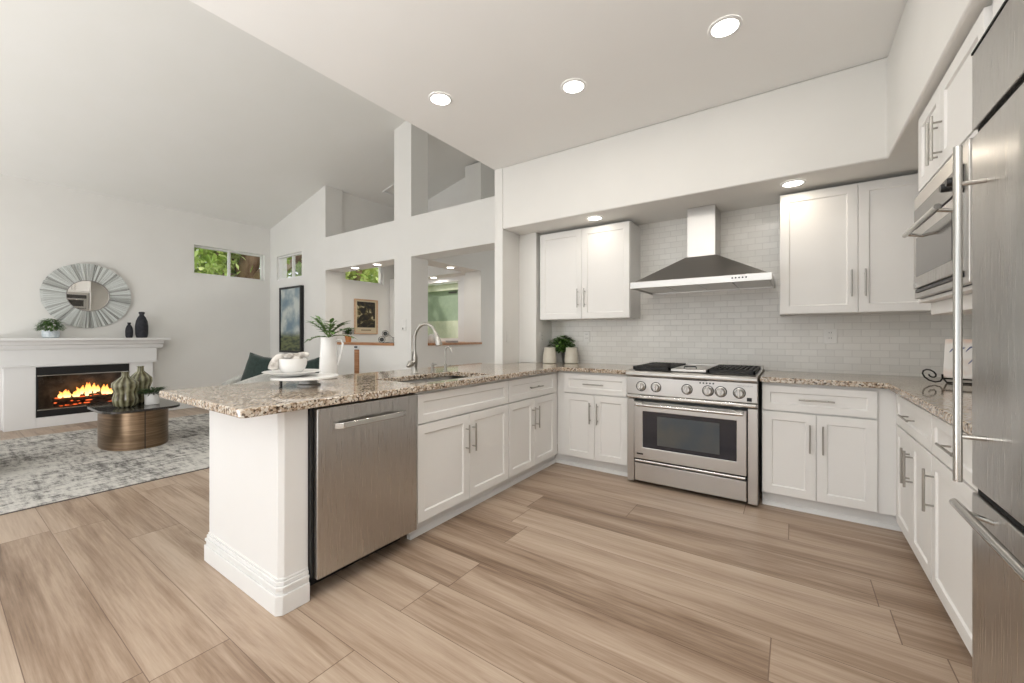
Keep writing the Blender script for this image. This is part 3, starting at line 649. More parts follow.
MB().box(.013, HW-.013, .013, HD-.013, z0+.022, z0+.03).build('underside', 'steel_dark', hd)
for k in range(5): MB().lathe([(.006, 0), (.006, .003)], 12).xf(Matrix.Translation((.755+k*.022, 0, 1.622)) @ Matrix.Rotation(PI/2, 4, 'X')).build('button', 'black', lip)

# ------------------------------------------------------------ microwave (built in)
mw = empty('microwave_oven', (.488, 2.752, 0), -PI/2); tag(mw, 'built-in stainless microwave oven with long bar handle in the right wall', 'microwave')
MW = .745
fr = cells([0, .045, MW-.045, MW], [1.379, 1.405, 1.80, 1.868], holes([(.045, MW-.045, 1.405, 1.80)]), 0, .02, XZ).build('trim_frame', 'steel', mw, bevel=.003)
MB().box(.05, MW-.05, .022, .45, 1.40, 1.80).build('body', 'black', mw)
md = MB().box(.048, MW-.048, -.012, .02, 1.422, 1.700).build('door', 'steel_v', mw, bevel=.004)
MB().box(.105, MW-.12, -.0135, -.012, 1.475, 1.655).build('window', 'micro_glass', md)
MB().box(.047, MW-.048, -.005, .01, 1.405, 1.418).build('lower_vent', 'black', mw)
mc = MB().box(.048, MW-.048, -.010, .02, 1.708, 1.797).build('control_panel', 'micro_glass', mw, bevel=.003)
for x in (.565, .635): MB().lathe([(.017, 0), (.016, .016), (.013, .02)], 20).xf(Matrix.Translation((x, -.010, 1.757)) @ Matrix.Rotation(PI/2, 4, 'X')).build('knob', 'black', mc, smooth=True)
MB().tube([(.205, -.068, 1.657), (MW-.03, -.068, 1.657)], .0105, 14).build('handle', 'chrome', md, smooth=True)
for x in (.225, MW-.08): MB().tube([(x, -.068, 1.657), (x, -.01, 1.645)], .007, 10).build('handle_post', 'chrome', md, smooth=True)
MB().box(.062, .098, -.0145, -.012, 1.432, 1.45).build('badge', 'chrome', md)

# ------------------------------------------------------------ refrigerator
rf = empty('refrigerator', (.44, 1.783, 0), -PI/2); tag(rf, 'large stainless steel refrigerator with tall bar handle at the right edge', 'refrigerator')
FW = .915
MB().box(.004, FW, .045, .675, .05, 2.035).build('body', 'steel_dark', rf)
MB().box(0, FW, 0, .042, .757, 1.790).build('door', 'steel_v', rf, bevel=.004)
MB().box(0, FW, 0, .042, .085, .735).build('freezer_drawer', 'steel_v', rf, bevel=.004)
MB().box(0, FW, 0.0, .042, 1.812, 2.035).build('top_grille', 'steel_v', rf, bevel=.003)
for a_, b_, y_ in ((.735, .757, .012), (1.79, 1.812, .012), (2.036, 2.043, -.002)): MB().box(.002, FW, y_, .044, a_, b_).build('gap_seal', 'rubber', rf)
MB().box(.02, FW, .03, .06, 0, .08).build('kick_plate', 'black', rf)
MB().tube([(.112, -.055, .787), (.112, -.055, 1.737)], .0098, 16).build('door_handle', 'chrome', rf, smooth=True)
for z in (.915, 1.63): MB().tube([(.112, -.055, z), (.112, .002, z)], .007, 10).build('handle_post', 'chrome', rf, smooth=True)
MB().tube([(.085, -.055, .718), (FW-.08, -.055, .718)], .0115, 16).build('drawer_handle', 'chrome', rf, smooth=True)
for x in (.16, FW-.16): MB().tube([(x, -.055, .718), (x, .002, .700)], .007, 10).build('handle_post', 'chrome', rf, smooth=True)

# ------------------------------------------------------------ switch plates
def plate(loc, rz, label, kind='outlet', w_=.07):
    r = empty('wall_outlet' if kind == 'outlet' else 'light_switch', loc, rz); tag(r, label, 'outlet' if kind == 'outlet' else 'switch')
    MB().box(-w_/2, w_/2, -.006, 0, -.057, .057).build('cover_plate', 'plate_plastic', r, bevel=.002)
    n = max(1, round(w_/.055)) if kind == 'switch' else 1
    if kind == 'outlet':
        for z in (-.028, .014):
            s_ = MB().box(-.016, .016, -.008, -.006, z, z+.028).build('socket', 'plate_plastic', r, bevel=.002)
            MB().box(-.008, -.005, -.0086, -.008, z+.010, z+.02).box(.005, .008, -.0086, -.008, z+.010, z+.02).build('slot', 'hole', s_)
    else:
        for k in range(n):
            x = (k-(n-1)/2)*.046; MB().box(x-.016, x+.016, -.009, -.006, -.033, .033).build('rocker', 'plate_plastic', r, bevel=.002)
    return r
plate((-1.792, 3.990, 1.187), 0, 'white outlet on the tile behind the left canisters')
plate((.236, 3.990, 1.195), 0, 'white outlet on the tile right of the range', w_=.085)
plate((-2.428, 3.45, 1.19), PI/2, 'white switch on the side wall at the end of the alcove', 'switch')
plate((-2.214, 3.76, 1.176), PI/2, 'white outlet on the boxed corner beside the canisters')
plate((-4.43, 3.788, 1.378), 0, 'white switch plate on the column left of the faucet', 'switch', .09)
th = empty('thermostat', (-4.43, 3.788, 1.30)); tag(th, 'small white thermostat below the switch plate on the column', 'thermostat')
MB().box(-.045, .045, -.014, 0, -.028, .028).build('case', 'plate_plastic', th, bevel=.003); MB().box(-.02, .0, -.016, -.014, -.012, .012).build('display', 'hole', th)

# ------------------------------------------------------------ canisters and herb
can = empty('canister', (-2.082, 3.705, .9145)); tag(can, 'cream stoneware canister nearest the boxed corner, left of the herb pot', 'canister', None)
cp_ = [(.060, 0), (.070, .006), (.072, .04), (.066, .10), (.058, .138), (.057, .146)]
MB().lathe(cp_, 32).build('jar', 'canister', can, smooth=True)
MB().lathe([(.059, .1465), (.059, .160), (.054, .164)], 32).build('lid', 'canister', can, smooth=True)
can2 = copy_tree(can); can2.location = (-1.900, 3.84, .9145); can2['label'] = 'cream stoneware canister right of the dark herb pot'
hp = empty('potted_herb', (-2.005, 3.915, .9145)); tag(hp, 'leafy green herb in a small dark grey pot between the canisters', 'potted plant')
MB().lathe([(.035, 0), (.045, .10), (.045, .105), (.038, .105)], 24).build('pot', 'grey_pot', hp, smooth=True)
fo = MB(); rnd = random.Random(5)
for k in range(420):
    a = rnd.uniform(0, 2*PI); rr_ = rnd.uniform(0, .125); z = .12+rnd.uniform(0, .165)*(1-rr_*2.5)
    x, y = rr_*math.cos(a)-.035, min(rr_*math.sin(a), .05)
    fo.leaf((x, y-.01, z), (math.cos(a), math.sin(a)*.6, rnd.uniform(-.2, .8)), (0, 0, 1), .046, .032, .3, 2)
fo.build('foliage', 'leaf_mid', hp, smooth=True)

# ------------------------------------------------------------ cookbook on wrought-iron easel
ez = empty('book_easel', (.835, 3.42, .9145), math.radians(-20)); tag(ez, 'black wrought iron easel with curled feet on the right countertop', 'easel')
q = MB()
for s_, x in ((-1, -.10), (1, .10)):
    spiral = [(x+s_*(.052+.050*(1-k/19)*math.cos(k*.58+PI)), -.03, .053+.048*(1-k/19)*math.sin(k*.58+PI+.35)) for k in range(17)][::-1]
    q.tube(spiral+[(x, -.03, .035)], .0042, 8)
    q.tube([(x, -.03, .035), (x, -.055, .034), (x, -.058, .06)], .0045, 8)
    q.tube([(x, -.03, .034), (x, .07, .004)], .0045, 8)
q.tube([(-.10, -.03, .035), (.10, -.03, .035)], .005, 8); q.tube([(-.1, .07, .0045), (.1, .07, .0045)], .0045, 8)
q.tube([(0, -.03, .035), (0, .035, .2)], .0045, 8)
q.build('frame', 'iron', ez, smooth=True)
M['tile_art'] = noisy(mat('painted_plaque', rough=.4), (.72, .55, .46), (.82, .80, .77), 5, (1, 1, 1), 3, .36, .48)
M['ink'] = mat('blue_ink', (.10, .14, .30), .5)
bk = empty('decorative_plaque', (.835, 3.42, .9145), math.radians(-20)); tag(bk, 'cream kitchen plaque with blue script resting on the iron easel', 'plaque')
RX = Matrix.Translation((0, -.048, .042)) @ Matrix.Rotation(math.radians(-18), 4, 'X')
MB().box(-.10, .115, 0, .012, 0, .235).xf(RX).build('board', 'tile_art', bk, bevel=.002)
q = MB()
for (x, z, s_) in ((-.06, .175, .022), (-.03, .17, .014), (.0, .175, .016), (.03, .17, .013), (.075, .17, .015), (.06, .105, .024), (.01, .10, .014), (-.05, .095, .015)):
    q.tube([(x+s_*math.cos(t*.7)*(.5+.08*t), -.0015, z+s_*math.sin(t*.9+.5)) for t in range(9)], .0018, 6)
q.xf(RX).build('script_lettering', 'ink', bk)

# ------------------------------------------------------------ serving set on the peninsula
ts = empty('serving_stand', (-2.285, 1.24, .9145)); tag(ts, 'round white serving stand with a short foot on the peninsula granite', 'serving stand')
MB().lathe([(.17, .046), (.175, .048), (.175, .056), (.17, .058)], 48).build('board', 'pot_white', ts, smooth=True)
MB().lathe([(.062, 0), (.062, .008), (.05, .014), (.045, .046)], 32, (.0, .02, 0)).build('foot', 'steel_dark', ts, smooth=True)
MB().tube([(-.03, -.12, 0), (-.03, -.12, .046)], .006, 10).build('leg', 'black', ts)
def plate_obj(z, r, label):
    o = MB().lathe([(r*.55, 0), (r*.6, .003), (r*.97, .014), (r, .017), (r*.97, .019), (r*.6, .008), (r*.3, .006)], 44).build('dinner_plate', 'pot_white', smooth=True); o.location = (-2.325, 1.187, z); tag(o, label, 'plate'); return o
plate_obj(.9735, .118, 'smaller white plate lowest in the stack on the serving stand')
plate_obj(.9835, .150, 'wide white plate right under the bowl on the serving stand')
bo = MB().lathe([(.044, 0), (.050, .004), (.064, .018), (.073, .045), (.075, .078), (.0715, .078), (.069, .05), (.058, .02), (.02, .012)], 44).build('bowl', 'pot_white', smooth=True); bo.location = (-2.325, 1.187, .9945)
tag(bo, 'round white bowl holding the striped napkin on the plates', 'bowl')
nk = MB(); rnd = random.Random(3)
def cloth(path, wd, seed):
    rn = random.Random(seed); rings = []
    n = len(path)
    for i, p in enumerate(path):
        t = i/(n-1); ww = wd*(.55+.45*math.sin(PI*min(1, max(0, t)))); rings.append([(p[0]+ww*math.cos(a)*(1+.25*math.sin(3*a+i)), p[1]+ww*math.sin(a)*(1+.2*math.cos(4*a+i*.7)), p[2]+ww*.55*math.sin(2*a+i*.5)) for a in [2*PI*k/18 for k in range(18)]])
    return rings
nk.ell((0, 0, .070), (.055, .055, .026), 20, 10); nk.ell((-.005, .012, .09), (.034, .025, .016), 16, 9); nk.ell((.02, -.03, .088), (.03, .03, .018), 16, 9)
nk.tube([(.0, -.03, .085), (-.02, -.065, .088), (-.02, -.088, .070), (-.02, -.094, .035), (-.018, -.097, .014)], [.018, .026, .022, .027, .03], 12)
nk.tube([(.0, .01, .088), (.03, .05, .098), (.045, .072, .096)], [.016, .020, .009], 10)
for v in nk.b.verts:
    v.co += Vector((math.sin(v.co.y*170+v.co.z*90), math.cos(v.co.x*150+v.co.z*120), math.sin(v.co.x*210+v.co.y*130)))*.0035
o = nk.build('napkin', 'napkin', smooth=True, sub=1); o.location = (-2.325, 1.187, .9965); tag(o, 'grey and cream linen napkin draped out of the white bowl', 'napkin')
pc = empty('pitcher', (-2.554, 1.542, .9145)); tag(pc, 'tall white ceramic pitcher holding green stems on the peninsula', 'pitcher')
MB().lathe([(.052, 0), (.057, .004), (.058, .06), (.053, .18), (.050, .25), (.053, .273), (.050, .273), (.046, .25), (.05, .1)], 40, caps=False).lathe([(.052, .0), (.0515, .004)], 40).build('body', 'pot_white', pc, smooth=True)
MB().tube([(.045, .03, .255), (.066, .048, .262), (.075, .056, .235), (.066, .05, .17), (.048, .034, .09)], [.006, .007, .007, .006, .005], 10).build('handle', 'pot_white', pc, smooth=True)
zz = empty('leafy_stems', (-2.554, 1.542, 1.17)); tag(zz, 'glossy green leafy stems arranged in the white pitcher', 'plant stems')
st = MB(); lf = MB(); rnd = random.Random(12)
right = Vector((.823, .568, 0)); fwd = Vector((-.568, .823, 0))
for (ax, ay, az, ln) in ((-.5, .3, 1.0, .22), (.25, -.3, 1.0, .17), (.6, .1, .9, .19), (-.62, .1, .75, .21), (-.35, -.2, .9, .19), (.1, .1, .8, .14), (.45, .2, .75, .17), (.75, -.1, .55, .20), (.35, -.5, .5, .14), (-.8, -.2, .25, .13), (-.15, .5, .8, .17), (.8, .4, .35, .16), (-.1, -.4, .8, .16)):
    ln *= .88; dv = (right*ax+fwd*ay+Vector((0, 0, az))).normalized(); p0 = Vector((0, 0, .02)); pts = []
    for i in range(9):
        t = i/8; pts.append(p0+dv*ln*t+Vector((0, 0, -.045*t*t)))
    st.tube([(0, 0, -.10)]+pts, .0028, 6)
    for i in range(2, 9, 1 if ln > .15 else 2):
        tan = (pts[i]-pts[i-1]).normalized(); side = tan.cross(Vector((0, 0, 1))).normalized()
        for s_ in (-1, 1):
            lf.leaf(pts[i], (tan*.45+side*s_*1.0+Vector((0, 0, rnd.uniform(0, .3)))), (0, 0, 1), rnd.uniform(.040, .056), .021, .2, 4)
    lf.leaf(pts[-1], tan, (0, 0, 1), .055, .028, .2, 4)
st.build('stem', 'stem', zz, smooth=True); lf.build('foliage', 'leaf', zz, smooth=True)

# ------------------------------------------------------------ fireplace
fp = empty('fireplace', (-8.08, 0, 0)); tag(fp, 'white mantel fireplace with a burning log fire behind glass', 'fireplace')
# local x outward from wall face; wall at x=-.17
def fbox(q, d0, d1, y0, y1, z0, z1): return q.box(d0, d1, y0, y1, z0, z1)
MB().box(-.168, 0, .572, .835, 0, .80).box(-.168, 0, 1.737, 2.008, 0, .80).box(-.168, 0, .835, 1.737, 0, .135).box(-.168, -.0, .835, 1.737, .79, .80).build('surround', 'trim', fp, bevel=.003)
MB().box(-.168, .015, .53, 2.05, .82, 1.02).box(-.168, .028, .52, 2.06, .80, .822).build('frieze', 'trim', fp, bevel=.004)
MB().prism([(-.168, 1.02), (.03, 1.02), (.045, 1.045), (.05, 1.075), (.085, 1.085), (.10, 1.12), (.12, 1.135), (-.168, 1.135)], .46, 2.12, 'y').build('crown', 'trim', fp, bevel=.003)
MB().box(-.168, .15, .40, 2.187, 1.136, 1.17).build('shelf', 'trim', fp, bevel=.006)
ins = cells([.835, .857, 1.72, 1.737], [.135, .229, .679, .79], holes([(.857, 1.72, .229, .679)]), -.03, .006, YZ).build('firebox_frame', 'black', fp, bevel=.002)
MB().box(-.005, .009, .845, 1.725, .672, .684).build('top_rail', 'chrome', ins); MB().box(-.005, .009, .845, 1.725, .224, .236).build('bottom_rail', 'chrome', ins)
MB().box(-.012, -.008, .857, 1.72, .236, .672).build('glass_door', 'fire_glass', ins)
M['firebrick'] = noisy(mat('firebrick', rough=.9), (.05, .045, .042), (.16, .135, .12), 9)
MB().box(-.168, -.163, .86, 1.715, .20, .70).box(-.168, -.03, .836, .858, .20, .70).box(-.168, -.03, 1.716, 1.736, .20, .70).box(-.168, -.03, .836, 1.736, .18, .232).box(-.168, -.03, .836, 1.736, .675, .70).build('firebox', 'firebrick', fp)
rnd = random.Random(9)
for (y0, y1, z, x, r) in ((1.0, 1.56, .285, -.10, .032), (.98, 1.5, .33, -.07, .028), (1.1, 1.60, .375, -.11, .026), (1.05, 1.4, .41, -.08, .022)):
    MB().tube([(x, y0+(y1-y0)*k/6, z+rnd.uniform(-.01, .01)) for k in range(7)], [r*rnd.uniform(.85, 1.1) for k in range(7)], 10).build('log', 'log', fp, smooth=True)
em = MB()
for k in range(34):
    y = rnd.uniform(1.0, 1.58); em.ell((rnd.uniform(-.11, -.035), y, rnd.choice((.25, .255, .30, .345))+rnd.uniform(0, .02)), (.012, rnd.uniform(.012, .04), .008), 8, 6)
em.build('embers', 'ember', fp, smooth=True)['kind'] = 'stuff'
for k in range(13):
    y = 1.06+k*.041+rnd.uniform(-.01, .01); h_ = rnd.uniform(.08, .15)*(1.3 if 3 < k < 8 else 1); b0 = rnd.choice((.36, .39, .41)) if 2 < k < 11 else .36
    MB().tube([(-.07, y, b0), (-.07, y+rnd.uniform(-.008, .008), b0+h_*.35), (-.07, y+rnd.uniform(-.015, .015), b0+h_*.7), (-.07, y+rnd.uniform(-.02, .02), b0+h_)], [.016, .026, .016, .002], 10).build('flame', 'flame', fp, smooth=True)

# on the mantel
pp = empty('potted_plant', (-8.04, .958, 1.1705)); tag(pp, 'small bushy green plant in a pale blue pot on the mantel', 'potted plant')
MB().lathe([(.062, 0), (.078, .012), (.082, .06), (.08, .098), (.072, .098), (.07, .06)], 32, caps=False).lathe([(.06, 0), (.0605, .002)], 24).lathe([(.07, .085), (.0705, .088)], 24).build('pot', 'pot_blue', pp, smooth=True)
fo = MB(); rnd = random.Random(8)
for k in range(420):
    a = rnd.uniform(0, 2*PI); el = rnd.uniform(.05, 1.45); rr_ = .12*rnd.uniform(.55, 1)
    x, y, z = rr_*math.cos(el)*math.cos(a)*.85, rr_*math.cos(el)*math.sin(a), .10+rr_*math.sin(el)*1.3
    fo.leaf((x, y, z), (math.cos(a), math.sin(a), rnd.uniform(-.3, .7)), (0, 0, 1), .05, .022, .4, 2)
fo.build('foliage', 'leaf_mid', pp, smooth=True)
def black_vase(loc, s_, label):
    t = MB().lathe([(.052*s_, 0), (.064*s_, .006), (.074*s_, .06*s_), (.076*s_, .17*s_), (.066*s_, .25*s_), (.045*s_, .31*s_), (.028*s_, .335*s_), (.026*s_, .35*s_), (.034*s_, .362*s_), (.036*s_, .385*s_), (.026*s_, .39*s_)], 32).build('vase', 'vase_black', smooth=True)
    t.location = loc; tag(t, label, 'vase'); return t
black_vase((-8.08, 1.878, 1.1705), 1.0, 'taller matt black bottle vase on the mantel')
black_vase((-8.08, 1.737, 1.1705), .58, 'smaller matt black bottle vase on the mantel')
# sunburst mirror
mr = empty('wall_mirror', (XW+.022, 1.335, 1.765)); mr.rotation_euler = (0, math.radians(1.9), 0); tag(mr, 'round mirror with weathered slat sunburst frame above the mantel', 'mirror')
RO, RI = .455, .215
MB().lathe([(RI+.01, 0), (RO-.03, 0), (RO-.03, .01), (RI+.01, .01)], 64, caps=False).xf(Matrix.Rotation(PI/2, 4, 'Y')).build('backing', 'steel_dark', mr)
q = MB(); rnd = random.Random(21); ns = 92
for k in range(ns):
    a0 = 2*PI*(k+.06)/ns; a1 = 2*PI*(k+.94)/ns; th_ = .018+rnd.uniform(0, .014); ro = RO*rnd.uniform(.985, 1.0)
    pts = [(RI*math.cos(a0), RI*math.sin(a0)), (ro*math.cos(a0), ro*math.sin(a0)), (ro*math.cos(a1), ro*math.sin(a1)), (RI*math.cos(a1), RI*math.sin(a1))]
    q.prism(pts, .010, th_, 'x')
q.build('slat_frame', 'rust_drift', mr)
MB().lathe([(RI-.004, .02), (RI-.004, .036), (RI+.004, .036), (RI+.004, .02)], 64, caps=False).xf(Matrix.Rotation(PI/2, 4, 'Y')).build('inner_ring', 'steel_dark', mr, smooth=True)
MB().lathe([(RI-.002, .012), (RI-.002, .022)], 64).xf(Matrix.Rotation(PI/2, 4, 'Y')).build('glass', 'mirror', mr)

# ------------------------------------------------------------ rug, coffee table, vases
rgm = MB().box(-7.4, -4.36, -1.2, 3.1, .0005, .012).build('area_rug', 'rug', bevel=.003); tag(rgm, 'distressed grey and cream area rug under the coffee table', 'rug')
MB().box(-7.405, -4.355, -1.205, 3.105, .0003, .006).build('binding', 'rug_edge', rgm)
ct = empty('coffee_table', (-6.03, 1.335, .0125)); tag(ct, 'oval bronze drum coffee table with dark stone top on the rug', 'coffee table')
def sup(a, b_, e=2.6, n=64, rot=0):
    return [(math.copysign(abs(math.cos(t))**(2/e)*a, math.cos(t)), math.copysign(abs(math.sin(t))**(2/e)*b_, math.sin(t))) for t in [2*PI*k/n for k in range(n)]]
q = MB().prism(sup(.425, .275, 2.2), 0, .402, 'z').build('base', 'bronze', ct, smooth=True, bevel=.003)
for ang in (-.02, 1.2, 3.14):
    x, y = .426*math.cos(ang), .276*math.sin(ang)
    MB().tube([(x, y, .002), (x, y, .400)], .004, 8).build('seam', 'black', ct)
MB().prism(sup(.50, .33, 4.5), .403, .427, 'z').build('tabletop', 'dark_glass', ct, smooth=True, bevel=.004)
def green_vase(loc, s_, h_, label):
    prof = [(.05, 0), (.068, .02), (.078, .08), (.066, .15), (.082, .21), (.080, .25), (.05, .29), (.026, .315), (.023, .35), (.028, .365), (.02, .365)]
    t = MB().lathe([(r*s_, z*h_) for r, z in prof], 72, wob=lambda a, z: 1+.065*math.cos(11*a+.3)*(1 if z < .29*h_ else .2)).build('vase', 'vase_green', smooth=True, angle=60)
    t.location = loc; tag(t, label, 'vase'); return t
green_vase((-5.885, 1.235, .4405), 1.28, 1.03, 'front olive green ribbed vase on the coffee table')
green_vase((-6.11, 1.41, .4405), 1.2, 1.14, 'rear olive green ribbed vase, half hidden behind the other one')
sp = empty('potted_plant', (-5.87, 1.452, .4405)); tag(sp, 'small spiky green plant in a white pot on the coffee table', 'potted plant')
MB().lathe([(.058, 0), (.064, .004), (.068, .12), (.062, .12), (.06, .1)], 32, caps=False).lathe([(.058, .0), (.0585, .002)], 24).lathe([(.06, .105), (.0605, .108)], 24).build('pot', 'pot_white', sp, smooth=True)
fo = MB(); rnd = random.Random(4)
for k in range(230):
    a = rnd.uniform(0, 2*PI); rr_ = rnd.uniform(.01, .09)
    fo.leaf((rr_*math.cos(a), rr_*math.sin(a), .115+rnd.uniform(0, .05)), (math.cos(a), math.sin(a), rnd.uniform(.1, .8)), (0, 0, 1), rnd.uniform(.05, .10), .014, .3, 2)
fo.build('foliage', 'leaf_dark', sp, smooth=True)

# ------------------------------------------------------------ armchairs and pillows
def barrel(loc, rz, label, R=.40, zf=.56, zb=.78):
    r = empty('armchair', loc, rz); tag(r, label, 'armchair')
    q = MB(); rings = []; n = 40; A = math.radians(140)
    for i in range(n+1):
        a = -A+2*A*i/n; t = abs(a)/A; h_ = zb-(zb-zf)*(t**1.6)   # back at +y
        d = Vector((math.sin(a), math.cos(a), 0)); th_ = .055
        prof = []
        for k in range(12):
            p = 2*PI*k/12
            rr_ = R-th_+th_*math.cos(p)
            z = (h_-.05+.05*math.sin(p)) if math.sin(p) > 0 else (.14+.02*math.sin(p))
            prof.append(tuple(d*rr_+Vector((0, 0, z))))
        rings.append(prof)
    q.loft(rings).build('back_shell', 'fabric', r, smooth=True, angle=60)
    MB().lathe([(R-.10, .14), (R-.09, .16), (R-.09, .28)], 36).build('seat_base', 'fabric', r, smooth=True)
    MB().lathe([(R-.12, .281), (R-.105, .30), (R-.105, .40), (R-.13, .43)], 36).build('seat_cushion', 'fabric', r, smooth=True)
    MB().lathe([(.22, 0), (.22, .138)], 30).build('plinth', 'black', r)
    return r
def pillow(loc, rot, label, s_=.46):
    q = MB(); n = 14; G = [[None]*(n+1) for _ in range(2*(n+1))]
    for side in (1, -1):
        for i in range(n+1):
            for j in range(n+1):
                u, v = 2*i/n-1, 2*j/n-1
                th_ = .075*(max(0, (1-u**2)*(1-v**2)))**.42
                pin = 1-.10*(1-abs(v))*abs(u)**3; pin2 = 1-.10*(1-abs(u))*abs(v)**3
                G[(0 if side > 0 else n+1)+i][j] = q.b.verts.new((u*s_/2*pin, side*th_, v*s_/2*pin2))
        o_ = 0 if side > 0 else n+1
        for i in range(n):
            for j in range(n): q.b.faces.new((G[o_+i][j], G[o_+i+1][j], G[o_+i+1][j+1], G[o_+i][j+1]))
    o = q.build('throw_pillow', 'green_fabric', smooth=True, weld=True, angle=80); o.location = loc; o.rotation_euler = rot; tag(o, label, 'pillow'); return o
barrel((-5.98, 2.50, .0125), math.radians(-15), 'light grey barrel armchair behind the peninsula, nearer the fireplace wall')
pillow((-5.93, 2.58, .715), (math.radians(-14), math.radians(10), math.radians(25)), 'dark green pillow standing up in the left barrel armchair')
barrel((-5.15, 2.72, .0125), math.radians(15), 'light grey barrel armchair partly behind the white pitcher and bowl')
pillow((-5.13, 2.80, .67), (math.radians(-14), math.radians(-12), math.radians(50)), 'dark green pillow in the armchair between bowl and pitcher')
# chair at left picture edge
sa = empty('armchair', (-5.90, .03, .0125), math.radians(0)); tag(sa, 'light grey upholstered armchair cut off by the left edge of the photo', 'armchair')
MB().box(-.40, .40, -.42, .34, .10, .42).build('seat', 'fabric', sa, bevel=.04, seg=4)
MB().box(.28, .41, -.42, .345, .04, .61).build('armrest', 'fabric', sa, bevel=.05, seg=4)
MB().box(-.41, -.28, -.42, .345, .04, .61).build('armrest', 'fabric', sa, bevel=.05, seg=4)
MB().box(-.41, .41, -.50, -.36, .10, .78).build('backrest', 'fabric', sa, bevel=.05, seg=4)
for x in (-.34, .34):
    for y in (-.42, .28): MB().tube([(x, y, 0), (x, y, .11)], .018, 10).build('leg', 'black', sa)

# ------------------------------------------------------------ tall cloud painting on the gable wall
pt = empty('framed_painting', (-7.41, YG0-.002, .90)); tag(pt, 'tall cloudy sky landscape painting in a black frame by the corner window', 'painting')
def sky_paint():
    m = mat('cloud_painting', rough=.5); tc = N(m, 'ShaderNodeTexCoord'); s = N(m, 'ShaderNodeSeparateXYZ'); L(m, tc.outputs['Generated'], s.inputs[0])
    n = N(m, 'ShaderNodeTexNoise', inp={'Scale': 3.0, 'Detail': 3}); L(m, tc.outputs['Object'], n.inputs['Vector'])
    r1 = ramp(m, [(.40, (.17, .25, .31)), (.50, (.30, .37, .40)), (.60, (.55, .59, .56))]); L(m, n.outputs[0], r1.inputs[0])
    n2 = N(m, 'ShaderNodeTexNoise', inp={'Scale': 7, 'Detail': 4}); L(m, coords(m, (1, 1, 3)), n2.inputs['Vector'])
    r2 = ramp(m, [(.4, (.03, .045, .03)), (.6, (.16, .18, .08))]); L(m, n2.outputs[0], r2.inputs[0])
    st_ = N(m, 'ShaderNodeMapRange', inp={1: .22, 2: .32}); L(m, s.outputs[2], st_.inputs[0])
    mx = N(m, 'ShaderNodeMix', data_type='RGBA'); L(m, st_.outputs[0], mx.inputs[0]); L(m, r2.outputs[0], mx.inputs[6]); L(m, r1.outputs[0], mx.inputs[7]); L(m, mx.outputs[2], bsdf(m).inputs['Base Color']); return m
M['sky_paint'] = sky_paint()
cells([-.375, -.34, .34, .375], [0, .035, 1.145, 1.18], holes([(-.34, .34, .035, 1.145)]), -.06, 0, XZ).build('frame', 'black', pt, bevel=.003)
MB().box(-.34, .34, -.045, -.005, .035, 1.145).build('canvas', 'sky_paint', pt)

# framed poster in the nook (on the X=-6.40 wall)
ps = empty('framed_poster', (-6.398, 4.585, 1.23), PI/2); tag(ps, 'dark floral still-life poster in a light wood frame in the bar nook', 'poster')
def still():
    m = mat('still_life_print', rough=.45); v = coords(m); n = N(m, 'ShaderNodeTexNoise', inp={'Scale': 9, 'Detail': 3, 'Distortion': 1.2}); L(m, v, n.inputs['Vector'])
    r = ramp(m, [(.44, (.010, .008, .006)), (.55, (.04, .028, .012)), (.61, (.16, .13, .05)), (.67, (.55, .50, .34)), (.75, (.40, .14, .06))]); L(m, n.outputs[0], r.inputs[0]); L(m, r.outputs[0], bsdf(m).inputs['Base Color']); return m
M['still'] = still(); M['poster_paper'] = mat('poster_paper', (.62, .52, .36), .6)
cells([-.245, -.22, .22, .245], [0, .022, .608, .63], holes([(-.22, .22, .022, .608)]), -.025, 0, XZ).build('frame', 'frame_wood', ps, bevel=.002)
MB().box(-.22, .22, -.012, -.002, .022, .608).build('paper', 'poster_paper', ps)
MB().box(-.19, .19, -.0135, -.012, .12, .585).build('print', 'still', ps)
q = MB()
for k in range(9): q.box(-.10+k*.023, -.085+k*.023, -.0135, -.012, .065, .082)
q.build('caption', 'log', ps)

# things on the bar ledge
pl = empty('potted_plant', (-5.93, 3.92, 1.0955)); tag(pl, 'small dark green plant in a terracotta pot on the bar ledge', 'potted plant')
MB().lathe([(.040, 0), (.052, .09), (.055, .092), (.055, .105), (.045, .105)], 24).build('pot', 'terracotta', pl, smooth=True)
fo = MB(); rnd = random.Random(6)
for k in range(200):
    a = rnd.uniform(0, 2*PI); rr_ = rnd.uniform(0, .07)
    fo.leaf((rr_*math.cos(a), rr_*math.sin(a), .12+rnd.uniform(0, .09)), (math.cos(a), math.sin(a), rnd.uniform(0, 1)), (0, 0, 1), .045, .026, .3, 2)
fo.build('foliage', 'leaf_dark', pl, smooth=True)
M['bottle'] = mat('dark_bottle', (.01, .012, .01), .1, spec=.7)
wr = empty('bottle_rack', (-4.93, 3.93, 1.0955), .9); wr.scale = (.88, .88, .88); tag(wr, 'small black wire bottle rack at the right end of the bar ledge', 'rack')
q = MB()
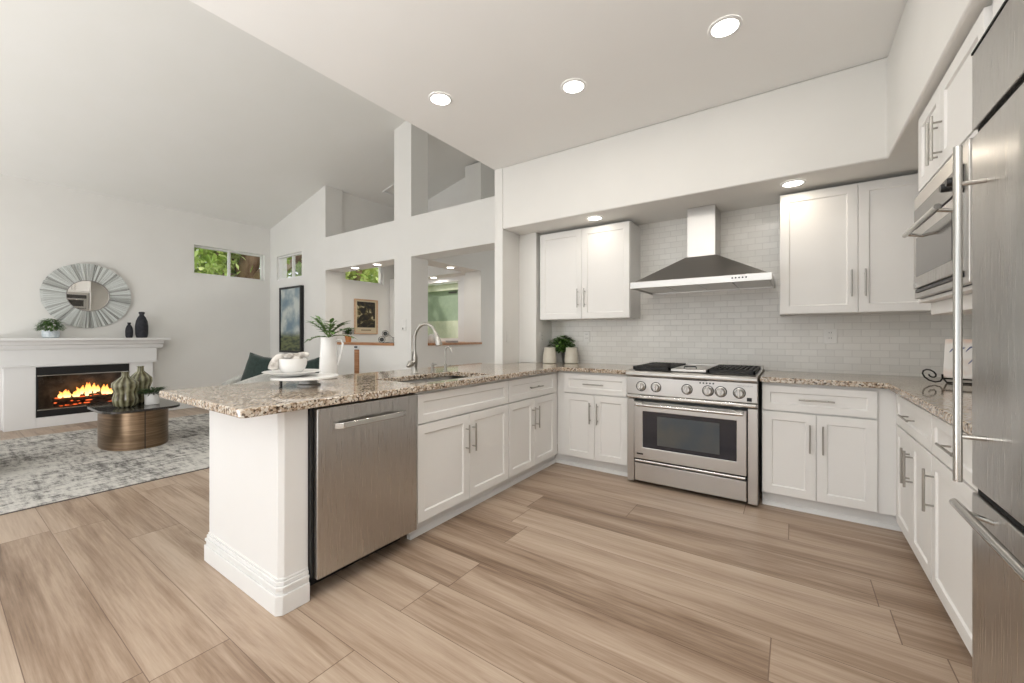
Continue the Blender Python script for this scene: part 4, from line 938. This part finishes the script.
for y in (-.06, .06):
    for (x, z) in ((-.115, .055), (0, .055+.0), (.115, .055), (-.0575, .155)):
        if (x, z) == (0, .055): continue
        q.tube([(x+.052*math.cos(2*PI*k/16), y, z+.052*math.sin(2*PI*k/16)) for k in range(17)], .004, 6)
for x in (-.115, .115): q.tube([(x, -.06, .004), (x, .06, .004)], .004, 6)
q.tube([(-.115, -.06, .004), (.115, -.06, .004)], .004, 6); q.tube([(-.07, -.06, .08), (-.0575, -.06, .103)], .004, 6); q.tube([(.07, -.06, .08), (0, -.06, .135)], .004, 6)
q.build('wire_frame', 'black', wr, smooth=True)
b0 = None
for (x, z, lb) in ((-.115, .055, 'dark wine bottle lying lowest left in the wire rack'), (-.0575, .155, 'dark wine bottle lying on top in the wire rack'), (.115, .055, 'dark wine bottle lying lowest right in the wire rack')):
    if b0 is None:
        b0 = empty('wine_bottle'); MB().lathe([(.030, 0), (.036, .005), (.037, .17), (.030, .20), (.014, .23), (.013, .28)], 24).xf(Matrix.Translation((0, -.12, 0)) @ Matrix.Rotation(-PI/2, 4, 'X')).build('glass_body', 'bottle', b0, smooth=True); bb = b0
        MB().lathe([(.0145, .272), (.0145, .288)], 16).xf(Matrix.Translation((0, -.12, 0)) @ Matrix.Rotation(-PI/2, 4, 'X')).build('cap', 'terracotta', b0)
    else: bb = copy_tree(b0)
    bb.location = (-4.93+x*.88*math.cos(.9), 3.93+x*.88*math.sin(.9), 1.0955+z*.88); bb.rotation_euler = (0, 0, .9); bb.scale = (.88, .88, .88); tag(bb, lb, 'bottle', 'wine bottles in the wire rack')
# things on the passage ledge
jr = MB().lathe([(.04, 0), (.055, .02), (.065, .06), (.05, .11), (.025, .125), (.025, .135)], 28).build('round_vase', 'pot_white', smooth=True); jr.location = (-4.46, 4.33, 1.0935); tag(jr, 'small round white vase on the passage ledge, seen under the faucet arch', 'vase')
sv = MB().box(-.09, .09, -.05, .05, 0, .012).box(-.09, .09, -.05, -.045, .012, .03).box(-.09, .09, .045, .05, .012, .03).build('small_tray', 'steel_dark', bevel=.002); sv.location = (-4.46, 4.78, 1.0935); tag(sv, 'small grey metal tray on the passage ledge behind the slim tap', 'tray')
